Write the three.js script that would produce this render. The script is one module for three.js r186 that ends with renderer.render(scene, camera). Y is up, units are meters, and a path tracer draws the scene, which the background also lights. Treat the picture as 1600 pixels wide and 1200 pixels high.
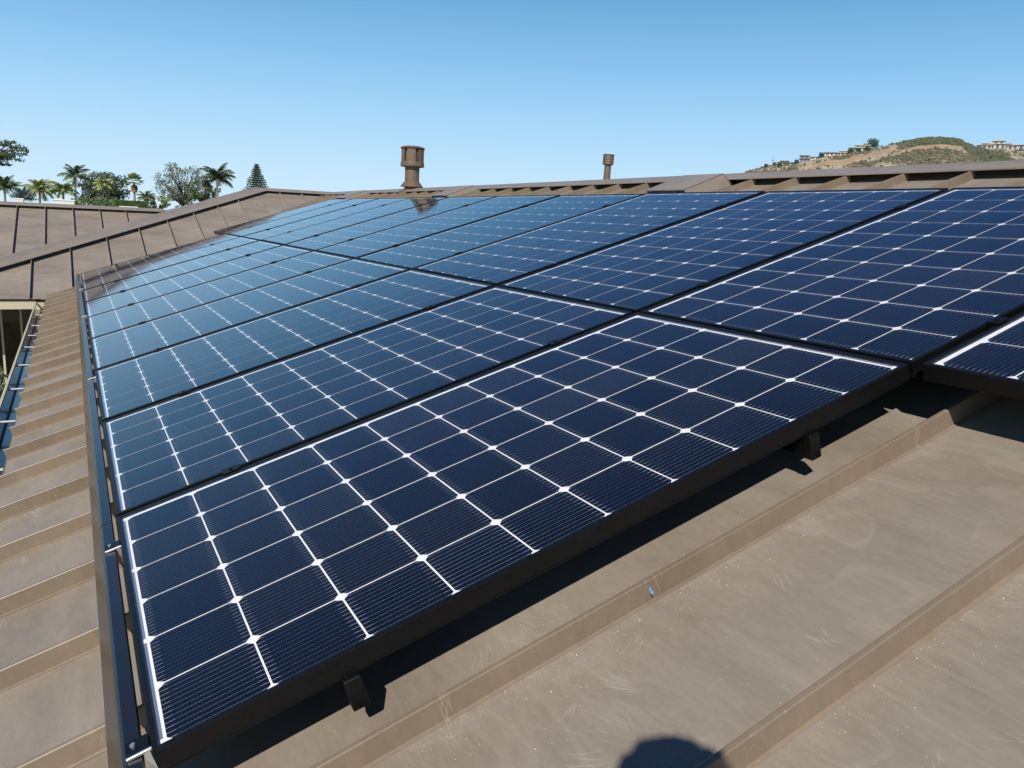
import * as THREE from 'three';
import { mergeGeometries, mergeVertices } from 'three/addons/utils/BufferGeometryUtils.js';
import { RoundedBoxGeometry } from 'three/addons/geometries/RoundedBoxGeometry.js';
import { ImprovedNoise } from 'three/addons/math/ImprovedNoise.js';
import { MarchingCubes } from 'three/addons/objects/MarchingCubes.js';

// ------------------------------------------------------------------ camera, sky, sun, exposure
const scene = new THREE.Scene();
const camera = new THREE.PerspectiveCamera(51.57, 4 / 3, 0.02, 9000);
const CAM = new THREE.Vector3(-0.0597, 0.7773, 1.1388);
const CR = new THREE.Vector3(0.87798, 0.04564, 0.47653);
const CU = new THREE.Vector3(0.05435, 0.97950, -0.19396);
const CF = new THREE.Vector3(0.47561, -0.19620, -0.85750);
camera.position.copy(CAM);
camera.up.copy(CU);
camera.lookAt(CAM.clone().add(CF));
scene.add(camera);

const renderer = new THREE.WebGLRenderer({ antialias: true });
renderer.toneMapping = THREE.LinearToneMapping;
renderer.toneMappingExposure = 1;
renderer.shadowMap.enabled = true;

{ // clear sky: pale at the horizon, deep blue overhead
  const w = 1024, h = 512, d = new Float32Array(w * h * 4);
  const stops = [[0, .66, .86, .99], [3, .56, .80, .99], [7, .39, .68, .96], [10.5, .265, .55, .86], [14.5, .160, .41, .71], [18, .106, .29, .60], [25, .050, .158, .43], [45, .014, .050, .165], [90, .009, .032, .12]];   // elevation in degrees, radiance
  for (let j = 0; j < h; j++) {
    const e = Math.max(0, ((j + 0.5) / h - 0.5) * 180);
    let k = 0; while (k < stops.length - 2 && e > stops[k + 1][0]) k++;
    const q = Math.min(1, (e - stops[k][0]) / (stops[k + 1][0] - stops[k][0])), c = [1, 2, 3].map((m) => stops[k][m] + (stops[k + 1][m] - stops[k][m]) * q);
    for (let i = 0; i < w; i++) d.set([...c, 1], (j * w + i) * 4);
  }
  const sky = new THREE.DataTexture(d, w, h, THREE.RGBAFormat, THREE.FloatType);
  sky.mapping = THREE.EquirectangularReflectionMapping;
  sky.magFilter = THREE.LinearFilter; sky.needsUpdate = true;
  scene.background = sky; scene.environment = sky;
}
const SUN = new THREE.Vector3(-0.4998, 0.6314, 0.5929).normalize();
const sun = new THREE.DirectionalLight(new THREE.Color(1, 0.955, 0.88), 5.0);
sun.target.position.set(0, 0, -5); sun.position.copy(SUN).multiplyScalar(40).add(sun.target.position); sun.target.updateMatrixWorld();
sun.castShadow = true;
Object.assign(sun.shadow.camera, { left: -25, right: 25, top: 25, bottom: -25, near: 1, far: 120 });
sun.shadow.mapSize.set(4096, 4096);
scene.add(sun, sun.target);

// ------------------------------------------------------------------ helpers
const AL = 17.5 * Math.PI / 180, CA = Math.cos(AL), SA = Math.sin(AL), TA = Math.tan(AL);
const H = 0.165;                                   // glass plane to roof sheet
const V3 = (x, y, z) => new THREE.Vector3(x, y, z);
const roofPt = (s, t, n) => V3(t * CA - n * SA, t * SA + n * CA, -s);   // s along the eave, t up the slope, n off the glass plane
function rng(seed) { let a = seed >>> 0; return () => { a = (a + 0x6D2B79F5) | 0; let t = Math.imul(a ^ (a >>> 15), 1 | a); t = (t + Math.imul(t ^ (t >>> 7), 61 | t)) ^ t; return ((t ^ (t >>> 14)) >>> 0) / 4294967296; }; }
const perlin = new ImprovedNoise();
const lerp = (a, b, k) => a + (b - a) * k, clamp = (x, a = 0, b = 1) => Math.min(b, Math.max(a, x)), sstep = (a, b, x) => { const k = clamp((x - a) / (b - a)); return k * k * (3 - 2 * k); };
const col = (r, g, b) => new THREE.Color().setRGB(r, g, b);
const used = {};
const numbered = (n) => { const k = used[n] = (used[n] ?? -1) + 1; return k ? n + '_' + String(k).padStart(3, '0') : n; };
function shade(o) { o.traverse((m) => { if (m.isMesh) { m.castShadow = true; m.receiveShadow = true; } }); return o; }
function mesh(name, geo, mat, parent, label) { const m = new THREE.Mesh(geo, mat); m.name = name; if (parent) parent.add(m); if (label) m.userData.label = label; m.castShadow = m.receiveShadow = true; return m; }
function tag(o, label, category, group, kind) { o.name = numbered(o.name); o.userData.label = label; o.userData.category = category; if (group) o.userData.group = group; if (kind) o.userData.kind = kind; if (!o.parent) scene.add(o); return o; }
function thing(name, label, category, pos, group) { const g = new THREE.Group(); g.name = name; if (pos) g.position.copy(pos); return tag(g, label, category, group); }
function structure(o) { o.userData.kind = 'structure'; if (!o.parent) scene.add(o); return o; }
const box = (x0, x1, y0, y1, z0, z1) => new THREE.BoxGeometry(x1 - x0, y1 - y0, z1 - z0).translate((x0 + x1) / 2, (y0 + y1) / 2, (z0 + z1) / 2);
const ni = (g) => (g.index ? g.toNonIndexed() : g);
const merge = (list) => mergeGeometries(list.map((g) => { const k = ni(g); for (const n of Object.keys(k.attributes)) if (!['position', 'normal', 'uv', 'color'].includes(n)) k.deleteAttribute(n); return k; }));
const cyl = (r0, r1, h, n = 24, open = false) => new THREE.CylinderGeometry(r1, r0, h, n, 1, open).translate(0, h / 2, 0);   // bottom radius, top radius
function frameOf(o, origin, u, v, n) { o.matrix.makeBasis(u, v, n).setPosition(origin); o.matrix.decompose(o.position, o.quaternion, o.scale); return o; }
// bearing helper: a point seen under (px, py) of a 1600 x 1200 frame, at a distance in metres along the ground
function at(px, py, dist) {
  const d = V3(0, 0, 0).addScaledVector(CR, (px - 800) / 1242).addScaledVector(CU, -(py - 600) / 1242).add(CF);
  return CAM.clone().addScaledVector(d, dist / Math.hypot(d.x, d.z));
}
function facing(o) { o.rotation.y = Math.atan2(CAM.x - o.position.x, CAM.z - o.position.z); return o; }

// tileable value noise for textures
function makeNoise(seed) {
  const r = rng(seed), N = 256, g = new Float32Array(N * N); for (let i = 0; i < N * N; i++) g[i] = r();
  return (x, y, p, q) => {                         // x, y in lattice cells, periods p, q
    const x0 = Math.floor(x), y0 = Math.floor(y), fx = x - x0, fy = y - y0, sx = fx * fx * (3 - 2 * fx), sy = fy * fy * (3 - 2 * fy);
    const a = ((x0 % p) + p) % p, b = (a + 1) % p, c = ((y0 % q) + q) % q, e = (c + 1) % q;
    return lerp(lerp(g[c * N + a], g[c * N + b], sx), lerp(g[e * N + a], g[e * N + b], sx), sy);
  };
}
function dataTex(w, h, fill, srgb, repeat = true) {
  const d = new Uint8Array(w * h * 4); fill(d, w, h);
  const t = new THREE.DataTexture(d, w, h, THREE.RGBAFormat); t.magFilter = THREE.LinearFilter; t.minFilter = THREE.LinearMipmapLinearFilter; t.generateMipmaps = true;
  if (repeat) t.wrapS = t.wrapT = THREE.RepeatWrapping;
  if (srgb) t.colorSpace = THREE.SRGBColorSpace;
  t.needsUpdate = true; return t;
}
const toS = (c) => 255 * (c <= 0.0031308 ? 12.92 * c : 1.055 * Math.pow(c, 1 / 2.4) - 0.055);

// ------------------------------------------------------------------ materials
// painted roof sheet, dusty: 2.4 m (across the seams) x 1.2 m of sheet per tile; uv in metres
const RW = 2048, RH = 1024;
const dust = new Float32Array(RW * RH), spot = new Float32Array(RW * RH);
{
  const n1 = makeNoise(11), n2 = makeNoise(23), n3 = makeNoise(37);
  for (let j = 0; j < RH; j++) for (let i = 0; i < RW; i++) {
    const x = i / RW, y = j / RH;
    const wx = x + 0.03 * (n3(x * 6, y * 6, 6, 6) - 0.5), wy = y + 0.05 * (n3(x * 6 + 3, y * 6, 6, 6) - 0.5);
    let f = 0.50 * n1(wx * 5, wy * 5, 5, 5) + 0.26 * n2(wx * 13, wy * 17, 13, 17) + 0.14 * n1(wx * 41, wy * 47, 41, 47) + 0.10 * n3(x * 140, y * 120, 140, 120);
    const streak = n2(wx * 9, wy * 60, 9, 60);                       // wipe marks
    const mark = n1(wx * 19 + 5, wy * 23, 19, 23), edge = sstep(0.60, 0.63, mark) * 0.16 - sstep(0.66, 0.72, mark) * 0.10;   // dried puddle marks with an outline
    const fine = n2(x * 70, y * 260, 70, 256);
    f = clamp(0.42 + (f - 0.5) * 1.05 + 0.07 * (streak - 0.5) + 0.12 * (fine - 0.5) + edge * sstep(0.45, 0.62, n3(wx * 4, wy * 4 + 2, 4, 4)));
    const g = n3(x * 230, y * 210, 230, 210);
    dust[j * RW + i] = clamp(f + 0.10 * (g - 0.5));
  }
  const r = rng(5);
  const put = (px, py, v) => { const a = ((px % RW) + RW) % RW, b = ((py % RH) + RH) % RH; spot[b * RW + a] = Math.max(spot[b * RW + a], v); };
  for (let k = 0; k < 520; k++) {                                   // dried specks
    const x = Math.floor(r() * RW), y = Math.floor(r() * RH), v = 0.25 + 0.6 * r() * r();
    put(x, y, v); if (r() < 0.35) put(x + 1, y, v * 0.8); if (r() < 0.2) { put(x, y + 1, v * 0.7); put(x + 1, y + 1, v * 0.6); }
  }
  for (let c = 0; c < 7; c++) { const cx = r() * RW, cy = r() * RH, sp = 60 + 90 * r();   // clusters of grit
    for (let k = 0; k < 90; k++) { const a = r() * 6.28, q = sp * Math.sqrt(-Math.log(1 - r() * 0.98)); put(Math.floor(cx + Math.cos(a) * q * 1.6), Math.floor(cy + Math.sin(a) * q * 0.6), 0.25 + 0.6 * r()); } }
  for (let c = 0; c < 60; c++) {                                    // scuffs: bundles of faint curved strokes
    const cx = r() * RW, cy = r() * RH, a0 = r() * 6.28, L = 20 + 90 * r(), bend = (r() - 0.5) * 0.02, n = 3 + Math.floor(r() * 7), v0 = 0.08 + 0.22 * r();
    for (let s = 0; s < n; s++) { let x = cx + (r() - 0.5) * 26, y = cy + (r() - 0.5) * 20, a = a0 + (r() - 0.5) * 0.9; const l = L * (0.4 + 0.6 * r());
      for (let q = 0; q < l; q++) { const e = v0 * Math.sin(Math.PI * q / l) * (0.6 + 0.4 * r()); put(Math.round(x), Math.round(y), e); put(Math.round(x), Math.round(y) + 1, e * 0.6); x += Math.cos(a); y += Math.sin(a); a += bend; } }
  }
  for (let c = 0; c < 2; c++) {                                     // dried drip rings
    const cx = r() * RW, cy = r() * RH, ra = 6 + 8 * r();
    for (let k = 0; k < 160; k++) { const a = k / 160 * 6.28, q = ra * (1 + 0.12 * Math.sin(3 * a + c)); put(Math.round(cx + Math.cos(a) * q), Math.round(cy + 0.7 * Math.sin(a) * q), 0.22 + 0.12 * r()); }
  }
}
const roofMap = dataTex(RW, RH, (d) => {
  for (let i = 0; i < RW * RH; i++) {
    const k = dust[i], s = spot[i];
    const c = [lerp(0.208, 0.342, k), lerp(0.170, 0.290, k), lerp(0.130, 0.232, k)];
    d[4 * i] = toS(lerp(c[0], 0.72, s)); d[4 * i + 1] = toS(lerp(c[1], 0.68, s)); d[4 * i + 2] = toS(lerp(c[2], 0.60, s)); d[4 * i + 3] = 255;
  }
}, true);
const roofRough = dataTex(1024, 512, (d) => {
  for (let j = 0; j < 512; j++) for (let i = 0; i < 1024; i++) { const k = dust[(2 * j) * RW + 2 * i], v = 255 * clamp(0.40 + 0.30 * k); d.set([v, v, v, 255], 4 * (j * 1024 + i)); }
}, false);
const roofBump = dataTex(512, 512, (d) => {       // oil canning of thin sheet: gentle waves
  const n = makeNoise(71);
  for (let j = 0; j < 512; j++) for (let i = 0; i < 512; i++) { const x = i / 512, y = j / 512; const v = 255 * clamp(0.6 * n(x * 4, y * 7, 4, 7) + 0.3 * n(x * 9, y * 15, 9, 15) + 0.1 * n(x * 30, y * 40, 30, 40)); d.set([v, v, v, 255], 4 * (j * 512 + i)); }
}, false);
for (const t of [roofMap, roofRough]) t.repeat.set(1 / 2.4, 1 / 1.2);
roofBump.repeat.set(1 / 2.4, 1 / 1.6);
const M = {};
M.roof = new THREE.MeshPhysicalMaterial({ map: roofMap, roughnessMap: roofRough, roughness: 1, metalness: 0, bumpMap: roofBump, bumpScale: 0.0025 });
M.seam = new THREE.MeshPhysicalMaterial({ map: roofMap, color: col(0.77, 0.70, 0.62), roughness: 0.45 });
M.trim = new THREE.MeshPhysicalMaterial({ map: roofMap, roughness: 0.42, bumpMap: roofBump, bumpScale: 0.003 });
M.rear = new THREE.MeshStandardMaterial({ color: col(0.05, 0.05, 0.05), roughness: 0.7 });  // dark where real backs are white: keeps the shade under the panels black
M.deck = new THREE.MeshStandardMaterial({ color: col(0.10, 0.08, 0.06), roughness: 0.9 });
const scuffMap = dataTex(1024, 1024, (d, w, h) => {              // anodised black with fine grain and a few handling scratches; 0.8 m per tile
  const n = makeNoise(411), n2 = makeNoise(412), r = rng(413);
  for (let j = 0; j < h; j++) for (let i = 0; i < w; i++) { const x = i / w, y = j / h, k = sstep(0.3, 0.8, n(x * 3, y * 3, 3, 3)) * n2(x * 200, y * 40, 200, 40), g = 0.0042 * (1 + 0.5 * (n2(x * 120, y * 120, 120, 120) - 0.5)) + 0.0022 * k; d.set([toS(g), toS(g * 1.03), toS(g * 1.06), 255], 4 * (j * w + i)); }
  for (let c = 0; c < 45; c++) { let x = r() * w, y = r() * h, a = r() * 6.28; const l = 6 + 50 * r() * r(), v = 20 + 32 * r(); for (let q = 0; q < l; q++) { const o = 4 * ((Math.floor(y) & (h - 1)) * w + (Math.floor(x) & (w - 1))); d[o] = d[o + 1] = d[o + 2] = Math.max(d[o], v); x += Math.cos(a); y += Math.sin(a); a += (r() - 0.5) * 0.1; } }
}, true); scuffMap.repeat.set(1.23, 1.31);
M.black = new THREE.MeshPhysicalMaterial({ map: scuffMap, roughness: 0.38, specularIntensity: 0.5, bumpMap: roofBump, bumpScale: 0.0002 });
M.skirt = new THREE.MeshPhysicalMaterial({ color: col(0.012, 0.013, 0.016), roughness: 0.22, bumpMap: roofBump, bumpScale: 0.0008 });
M.alu = new THREE.MeshStandardMaterial({ color: col(0.72, 0.72, 0.70), metalness: 0.85, roughness: 0.38 });
M.cream = new THREE.MeshStandardMaterial({ color: col(0.52, 0.46, 0.33), roughness: 0.7 });
M.stucco = new THREE.MeshStandardMaterial({ color: col(0.50, 0.45, 0.37), roughness: 0.95, bumpMap: roofBump, bumpScale: 0.002 });
M.pipe = new THREE.MeshPhysicalMaterial({ map: roofMap, color: col(0.52, 0.43, 0.36), roughness: 0.5 });
M.back = new THREE.MeshStandardMaterial({ color: col(0.91, 0.91, 0.905), roughness: 0.5 });
M.glass = new THREE.MeshPhysicalMaterial({ color: 0xffffff, transmission: 1, thickness: 0, roughness: 0.055, ior: 1.42 });

// cells: dark mono silicon with twelve silver collector wires along the slope; how strongly wires reflect, cell by cell, is painted as wire width
function cellTex(seed, mid, tone) {
  const r = rng(seed), n = makeNoise(seed + 7);
  return dataTex(1024, 1024, (d, w, h) => {
    for (let j = 0; j < h; j++) {
      const y = j / h, q = y * 12 - 0.5, k = Math.round(q), off = Math.abs(q - k) * 161.7 / 12;     // mm from the nearest wire
      const onWire = k >= 0 && k < 12;
      for (let i = 0; i < w; i++) {
        const x = i / w, e = Math.min(x, 1 - x) * 161.7;                                        // mm from the cell's end
        const gr = n(x * 90, y * 90, 90, 90) - 0.5;
        let c = [0.0014, 0.0019, 0.0062].map((v) => v * tone * (1 + 0.5 * gr));
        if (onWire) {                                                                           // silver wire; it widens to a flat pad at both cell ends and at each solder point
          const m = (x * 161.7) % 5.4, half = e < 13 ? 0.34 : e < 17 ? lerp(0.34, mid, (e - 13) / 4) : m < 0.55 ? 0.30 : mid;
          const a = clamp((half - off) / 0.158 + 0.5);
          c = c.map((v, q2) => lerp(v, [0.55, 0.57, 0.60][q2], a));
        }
        const o = 4 * (j * w + i); d[o] = toS(c[0]); d[o + 1] = toS(c[1]); d[o + 2] = toS(c[2]); d[o + 3] = 255;
      }
    }
    for (let s = 0; s < 46; s++) {                                                             // specks of dust
      const x = 4 + Math.floor(r() * (w - 8)), y = 4 + Math.floor(r() * (h - 8)), v = 60 + 120 * r(), sz = r() < 0.3 ? 3 : 2;
      for (let a = 0; a < sz; a++) for (let b = 0; b < sz; b++) { const o = 4 * ((y + a) * w + x + b); d[o] = d[o + 1] = v; d[o + 2] = v * 0.97; }
    }
  }, true, false);
}
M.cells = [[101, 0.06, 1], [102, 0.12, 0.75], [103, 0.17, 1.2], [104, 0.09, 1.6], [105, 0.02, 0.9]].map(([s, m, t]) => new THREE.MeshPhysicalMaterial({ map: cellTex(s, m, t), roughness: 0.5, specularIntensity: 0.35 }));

// ------------------------------------------------------------------ ground
{
  const g = new THREE.PlaneGeometry(12000, 12000, 160, 160).rotateX(-Math.PI / 2), p = g.attributes.position;
  for (let i = 0; i < p.count; i++) {
    let x = p.getX(i), z = p.getZ(i); const k = (v) => Math.sign(v) * 6000 * Math.pow(Math.abs(v) / 6000, 2.2);
    x = k(x); z = k(z); const r = Math.hypot(x, z);
    p.setXYZ(i, x, -3.4 - 8.6 * sstep(28, 130, r) - 14 * sstep(500, 4000, r) + (r > 60 ? 0.8 * perlin.noise(x / 60, 3, z / 60) : 0), z);
  }
  g.computeVertexNormals();
  const n = makeNoise(301);
  const tex = dataTex(512, 512, (d) => { for (let j = 0; j < 512; j++) for (let i = 0; i < 512; i++) { const x = i / 512, y = j / 512, k = 0.6 * n(x * 8, y * 8, 8, 8) + 0.4 * n(x * 50, y * 50, 50, 50); const a = [0.10, 0.11, 0.05], b = [0.26, 0.22, 0.14]; d.set([0, 1, 2].map((q) => toS(lerp(a[q], b[q], sstep(0.3, 0.7, k)))).concat(255), 4 * (j * 512 + i)); } }, true);
  tex.repeat.set(300, 300);
  structure(mesh('ground', g, new THREE.MeshStandardMaterial({ map: tex, roughness: 1 })));
}
const groundY = (x, z) => { const r = Math.hypot(x, z); return -3.4 - 8.6 * sstep(28, 130, r) - 14 * sstep(500, 4000, r); };

// ------------------------------------------------------------------ the house
const house = thing('house', 'brown standing-seam metal roofed house carrying the solar panels', 'house', V3(0, 0, 0));
const EAVE = -0.43, RIDGE = 4.394, SV = 9.33;                    // M roof: eave and ridge along t, valley corner along s
const EY = roofPt(0, EAVE, -H).y, EX = roofPt(0, EAVE, -H).x, RX = roofPt(0, RIDGE, -H).x, RY = roofPt(0, RIDGE, -H).y;
const NZ = -(SV + (RX - EX));                                    // wing ridge line
const APX = 2.85, HX = APX - (RX - EX) * 1.04;                   // hip apex and hip foot
function clip(poly, f) {                                         // keep f(p) >= 0
  const out = [];
  poly.forEach((a, i) => { const b = poly[(i + 1) % poly.length], fa = f(a), fb = f(b); if (fa >= 0) out.push(a); if ((fa > 0 && fb < 0) || (fa < 0 && fb > 0)) { const k = fa / (fa - fb); out.push([lerp(a[0], b[0], k), lerp(a[1], b[1], k)]); } });
  return out;
}
const seamProfile = [[-0.0125, 0.0012], [-0.0065, 0.0038], [-0.0055, 0.0440], [-0.0040, 0.0462], [0.0035, 0.0465], [0.0055, 0.0450], [0.0055, 0.0370], [0.0032, 0.0370], [0.0032, 0.0015]];
const slimProfile = [[-0.0065, 0.0015], [-0.0040, 0.003], [-0.0040, 0.0385], [-0.0028, 0.0400], [0.0034, 0.0400], [0.0034, 0.0015]];
function seamGeo(u, v0, v1, flip, slim) {
  const s = new THREE.Shape((slim ? slimProfile : seamProfile).map(([a, b]) => new THREE.Vector2(a * flip, b)));
  const g = new THREE.ExtrudeGeometry(s, { depth: v1 - v0, bevelEnabled: false });
  // shape x -> u, shape y -> n, extrude -> v
  g.applyMatrix4(new THREE.Matrix4().makeBasis(V3(1, 0, 0), V3(0, 0, 1), V3(0, flip > 0 ? 1 : 1, 0)));
  const p = g.attributes.position, uv = g.attributes.uv;
  if (true) { const idx = []; for (let i = 0; i < p.count; i += 3) idx.push(i, i + 2, i + 1); const q = ni(g); const np = new Float32Array(q.attributes.position.count * 3), nu = new Float32Array(q.attributes.position.count * 2); idx.forEach((a, i) => { for (let k = 0; k < 3; k++) np[3 * i + k] = q.attributes.position.getComponent(a, k); }); for (let i = 0; i < idx.length; i++) { nu[2 * i] = np[3 * i] + np[3 * i + 2] + u * 3.7; nu[2 * i + 1] = np[3 * i + 1] + u * 1.3; } const o = new THREE.BufferGeometry(); o.setAttribute('position', new THREE.BufferAttribute(np, 3)); o.setAttribute('uv', new THREE.BufferAttribute(nu, 2)); o.computeVertexNormals(); o.translate(u, v0, 0); return o; }
  return g;
}
function roofPlane(name, origin, ub, vb, poly, seams, label, opt = {}) {
  const nb = ub.clone().cross(vb), r = rng(name.length * 77 + seams.length);
  const sh = new THREE.Shape(poly.map((p) => new THREE.Vector2(...p)));
  const deck = frameOf(mesh(name, new THREE.ExtrudeGeometry(sh, { depth: 0.05, bevelEnabled: false }).translate(0, 0, -0.056), M.deck, house, label), origin, ub, vb, nb);
  const us = poly.map((p) => p[0]), lo = Math.min(...us), hi = Math.max(...us), cuts = [lo, ...seams.filter((u) => u > lo + 0.01 && u < hi - 0.01), hi];
  for (let k = 0; k + 1 < cuts.length; k++) {
    let q = clip(clip(poly, (p) => p[0] - cuts[k] - 0.0008), (p) => cuts[k + 1] - 0.0008 - p[0]);
    if (q.length < 3) continue;
    const ex = (opt.eave ?? 0) + 0.012 * r() ;
    const vmin = Math.min(...poly.map((p) => p[1]));
    q = q.map(([a, b]) => [a, b < vmin + 1e-6 ? b - ex : b]);
    const g = new THREE.ExtrudeGeometry(new THREE.Shape(q.map((p) => new THREE.Vector2(...p))), { depth: 0.0025, bevelEnabled: false }).translate(0, 0, -0.0025 + (k % 2) * 0.0004);
    const uv = g.attributes.uv, ou = r() * 9, ov = r() * 9, fl = r() < 0.5 ? -1 : 1;
    for (let i = 0; i < uv.count; i++) uv.setXY(i, uv.getX(i) * fl + ou, uv.getY(i) + ov);
    mesh('roof_pan', g, M.roof, deck);
  }
  for (const u of seams) {
    const vs = []; poly.forEach((a, i) => { const b = poly[(i + 1) % poly.length]; if ((a[0] - u) * (b[0] - u) < 0) vs.push(lerp(a[1], b[1], (u - a[0]) / (b[0] - a[0]))); });
    if (vs.length < 2) continue; vs.sort((a, b) => a - b);
    const v0 = vs[0] + (vs[0] < Math.min(...poly.map((p) => p[1])) + 1e-6 ? -(opt.eave ?? 0) : 0.02), v1 = vs[1] - (opt.top ?? 0.02);
    if (v1 - v0 > 0.04) mesh('standing_seam', seamGeo(u, v0, v1, opt.flip ?? 1, opt.slim), opt.slim ? M.trim : M.seam, deck);
  }
  return deck;
}
const zs = (lo, hi, first, pitch) => { const o = []; for (let u = first; u < hi; u += pitch) if (u > lo) o.push(u); return o; };
// main slope: u = world z, v = up the slope
const mSeams = []; for (let k = -8; k < 37; k++) mSeams.push(0.058 - 0.388 * k);
mSeams.sort((a, b) => a - b);
roofPlane('main_roof', roofPt(0, 0, -H), V3(0, 0, 1), V3(CA, SA, 0), [[3.4, EAVE], [3.4, RIDGE], [NZ, RIDGE], [-SV, EAVE]], mSeams, 'long sunlit roof slope under the solar panels', { eave: -0.014, top: 0.13, flip: -1 });
// wing slope facing the camera
const WL = (RX - EX) / CA;
roofPlane('wing_roof', V3(0, EY, -SV), V3(1, 0, 0), V3(0, SA, -CA), [[HX, 0], [EX, 0], [RX, WL], [APX, WL]], [-1.37, -0.945, -0.52, -0.095, 0.35, 0.785, 1.205, 1.625, 2.05, 2.44, 2.85, 3.26, 3.65, 4.02], 'wing roof slope meeting the main slope in a valley', { eave: 0.015, top: 0.12, slim: true });
// lower wing behind the hip
const FY = 0.715, FW = (FY - EY) / SA, hipX = (y) => APX - (RY - y) / TA * 1.04;
roofPlane('lower_wing_roof', V3(0, EY, NZ + (FY - EY) / TA), V3(1, 0, 0), V3(0, SA, -CA), [[-9, 0], [hipX(EY), 0], [hipX(FY), FW], [-9, FW]], zs(-9, 1.1, -0.797 - 0.384 * 21, 0.384), 'lower roof slope seen behind the hip', { eave: 0.015, top: 0.1, slim: true });
// slopes that face away: plain sheets
function backSlope(name, pts, label) {
  const tri = []; for (let i = 1; i + 1 < pts.length; i++) tri.push(pts[0], pts[i], pts[i + 1]);
  const g = new THREE.BufferGeometry().setFromPoints(tri), n = tri.length, uv = new Float32Array(2 * n); tri.forEach((p, i) => { uv[2 * i] = p.x; uv[2 * i + 1] = p.z; });
  g.setAttribute('uv', new THREE.BufferAttribute(uv, 2)); g.computeVertexNormals(); mesh(name, g, M.trim, house, label);
}
const BX = RX + (RX - EX), BZ = NZ - (RX - EX);
backSlope('back_roof', [V3(RX, RY, 3.4), V3(BX, EY, 3.4), V3(BX, EY, BZ), V3(RX, RY, NZ)], 'far side of the main roof');
backSlope('back_roof', [V3(RX, RY, NZ), V3(BX, EY, BZ), V3(HX, EY, BZ), V3(APX, RY, NZ)], 'far side of the wing roof');
backSlope('back_roof', [V3(APX, RY, NZ), V3(HX, EY, BZ), V3(HX, EY, -SV)], 'hipped end of the wing roof');
backSlope('back_roof', [V3(hipX(FY), FY, NZ - 0.002), V3(-9, FY, NZ - 0.002), V3(-9, EY, NZ - (FY - EY) / TA), V3(hipX(EY), EY, NZ - (FY - EY) / TA)], 'far side of the lower wing roof');
// caps: two bent flanges held above the seams, open and dark below
function capGeo(a, b, da, db, wdt, lift, tk = 0.004) {            // ridge from a to b; da, db = unit vectors down each side
  const up = V3(0, 1, 0), g = [], uvL = a.distanceTo(b);
  const quad = (p, q, r2, s2) => { const o = new THREE.BufferGeometry().setFromPoints([p, q, r2, p, r2, s2]); o.setAttribute('uv', new THREE.BufferAttribute(new Float32Array([0, 0, uvL, 0, uvL, wdt, 0, 0, uvL, wdt, 0, wdt]), 2)); o.computeVertexNormals(); g.push(o); };
  const A = a.clone().addScaledVector(up, lift), B = b.clone().addScaledVector(up, lift);
  for (const [d, sgn] of [[da, 1], [db, -1]]) {
    const a2 = A.clone().addScaledVector(d, wdt), b2 = B.clone().addScaledVector(d, wdt), dn = V3(0, -tk, 0);
    const a3 = a2.clone().add(V3(0, -0.007, 0)), b3 = b2.clone().add(V3(0, -0.007, 0));
    const f = (p, q, r2, s2) => (sgn > 0 ? quad(p, q, r2, s2) : quad(q, p, s2, r2));
    f(a2, b2, B, A); f(a3, b3, b2, a2);
    f(A.clone().add(dn), B.clone().add(dn), b2.clone().add(dn), a2.clone().add(dn));
  }
  return merge(g);
}
const nearM = V3(-CA, -SA, 0), farM = V3(CA, -SA, 0), nearN = V3(0, -SA, CA), farN = V3(0, -SA, -CA);
const CL = 0.056 / CA;
mesh('ridge_cap', capGeo(V3(RX, RY, 3.4), V3(RX, RY, NZ - 0.05), nearM, farM, 0.178, CL), M.trim, house, 'ridge cap along the main roof');
mesh('ridge_cap', capGeo(V3(RX + 0.05, RY, NZ), V3(APX, RY, NZ), nearN.clone(), farN.clone(), 0.16, CL + 0.003), M.trim, house, 'ridge cap along the wing roof');
mesh('ridge_cap', capGeo(V3(hipX(FY) - 0.05, FY, NZ), V3(-9, FY, NZ), nearN.clone(), farN.clone(), 0.15, CL), M.trim, house, 'ridge cap along the lower wing roof');
{
  const a = V3(APX, RY, NZ), b = V3(HX, EY, -SV), dir = b.clone().sub(a).normalize();
  const nN = V3(0, CA, SA), nE = V3(-SA, CA, 0);
  const dN = dir.clone().cross(nN).normalize(); if (dN.x < 0) dN.negate();
  const dE = dir.clone().cross(nE).normalize(); if (dE.x > 0) dE.negate();
  mesh('hip_cap', capGeo(a, b, dN, dE, 0.235, CL), M.trim, house, 'hip cap running down to the left');
}
mesh('vent_strip', box(RX - 0.055, RX + 0.055, RY - 0.02, RY + 0.036, NZ, 3.4), M.deck, house);
mesh('vent_strip', box(APX, RX, RY - 0.02, RY + 0.036, NZ - 0.05, NZ + 0.05), M.deck, house);
mesh('vent_strip', box(-9, hipX(FY), FY - 0.02, FY + 0.036, NZ - 0.05, NZ + 0.05), M.deck, house);
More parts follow.
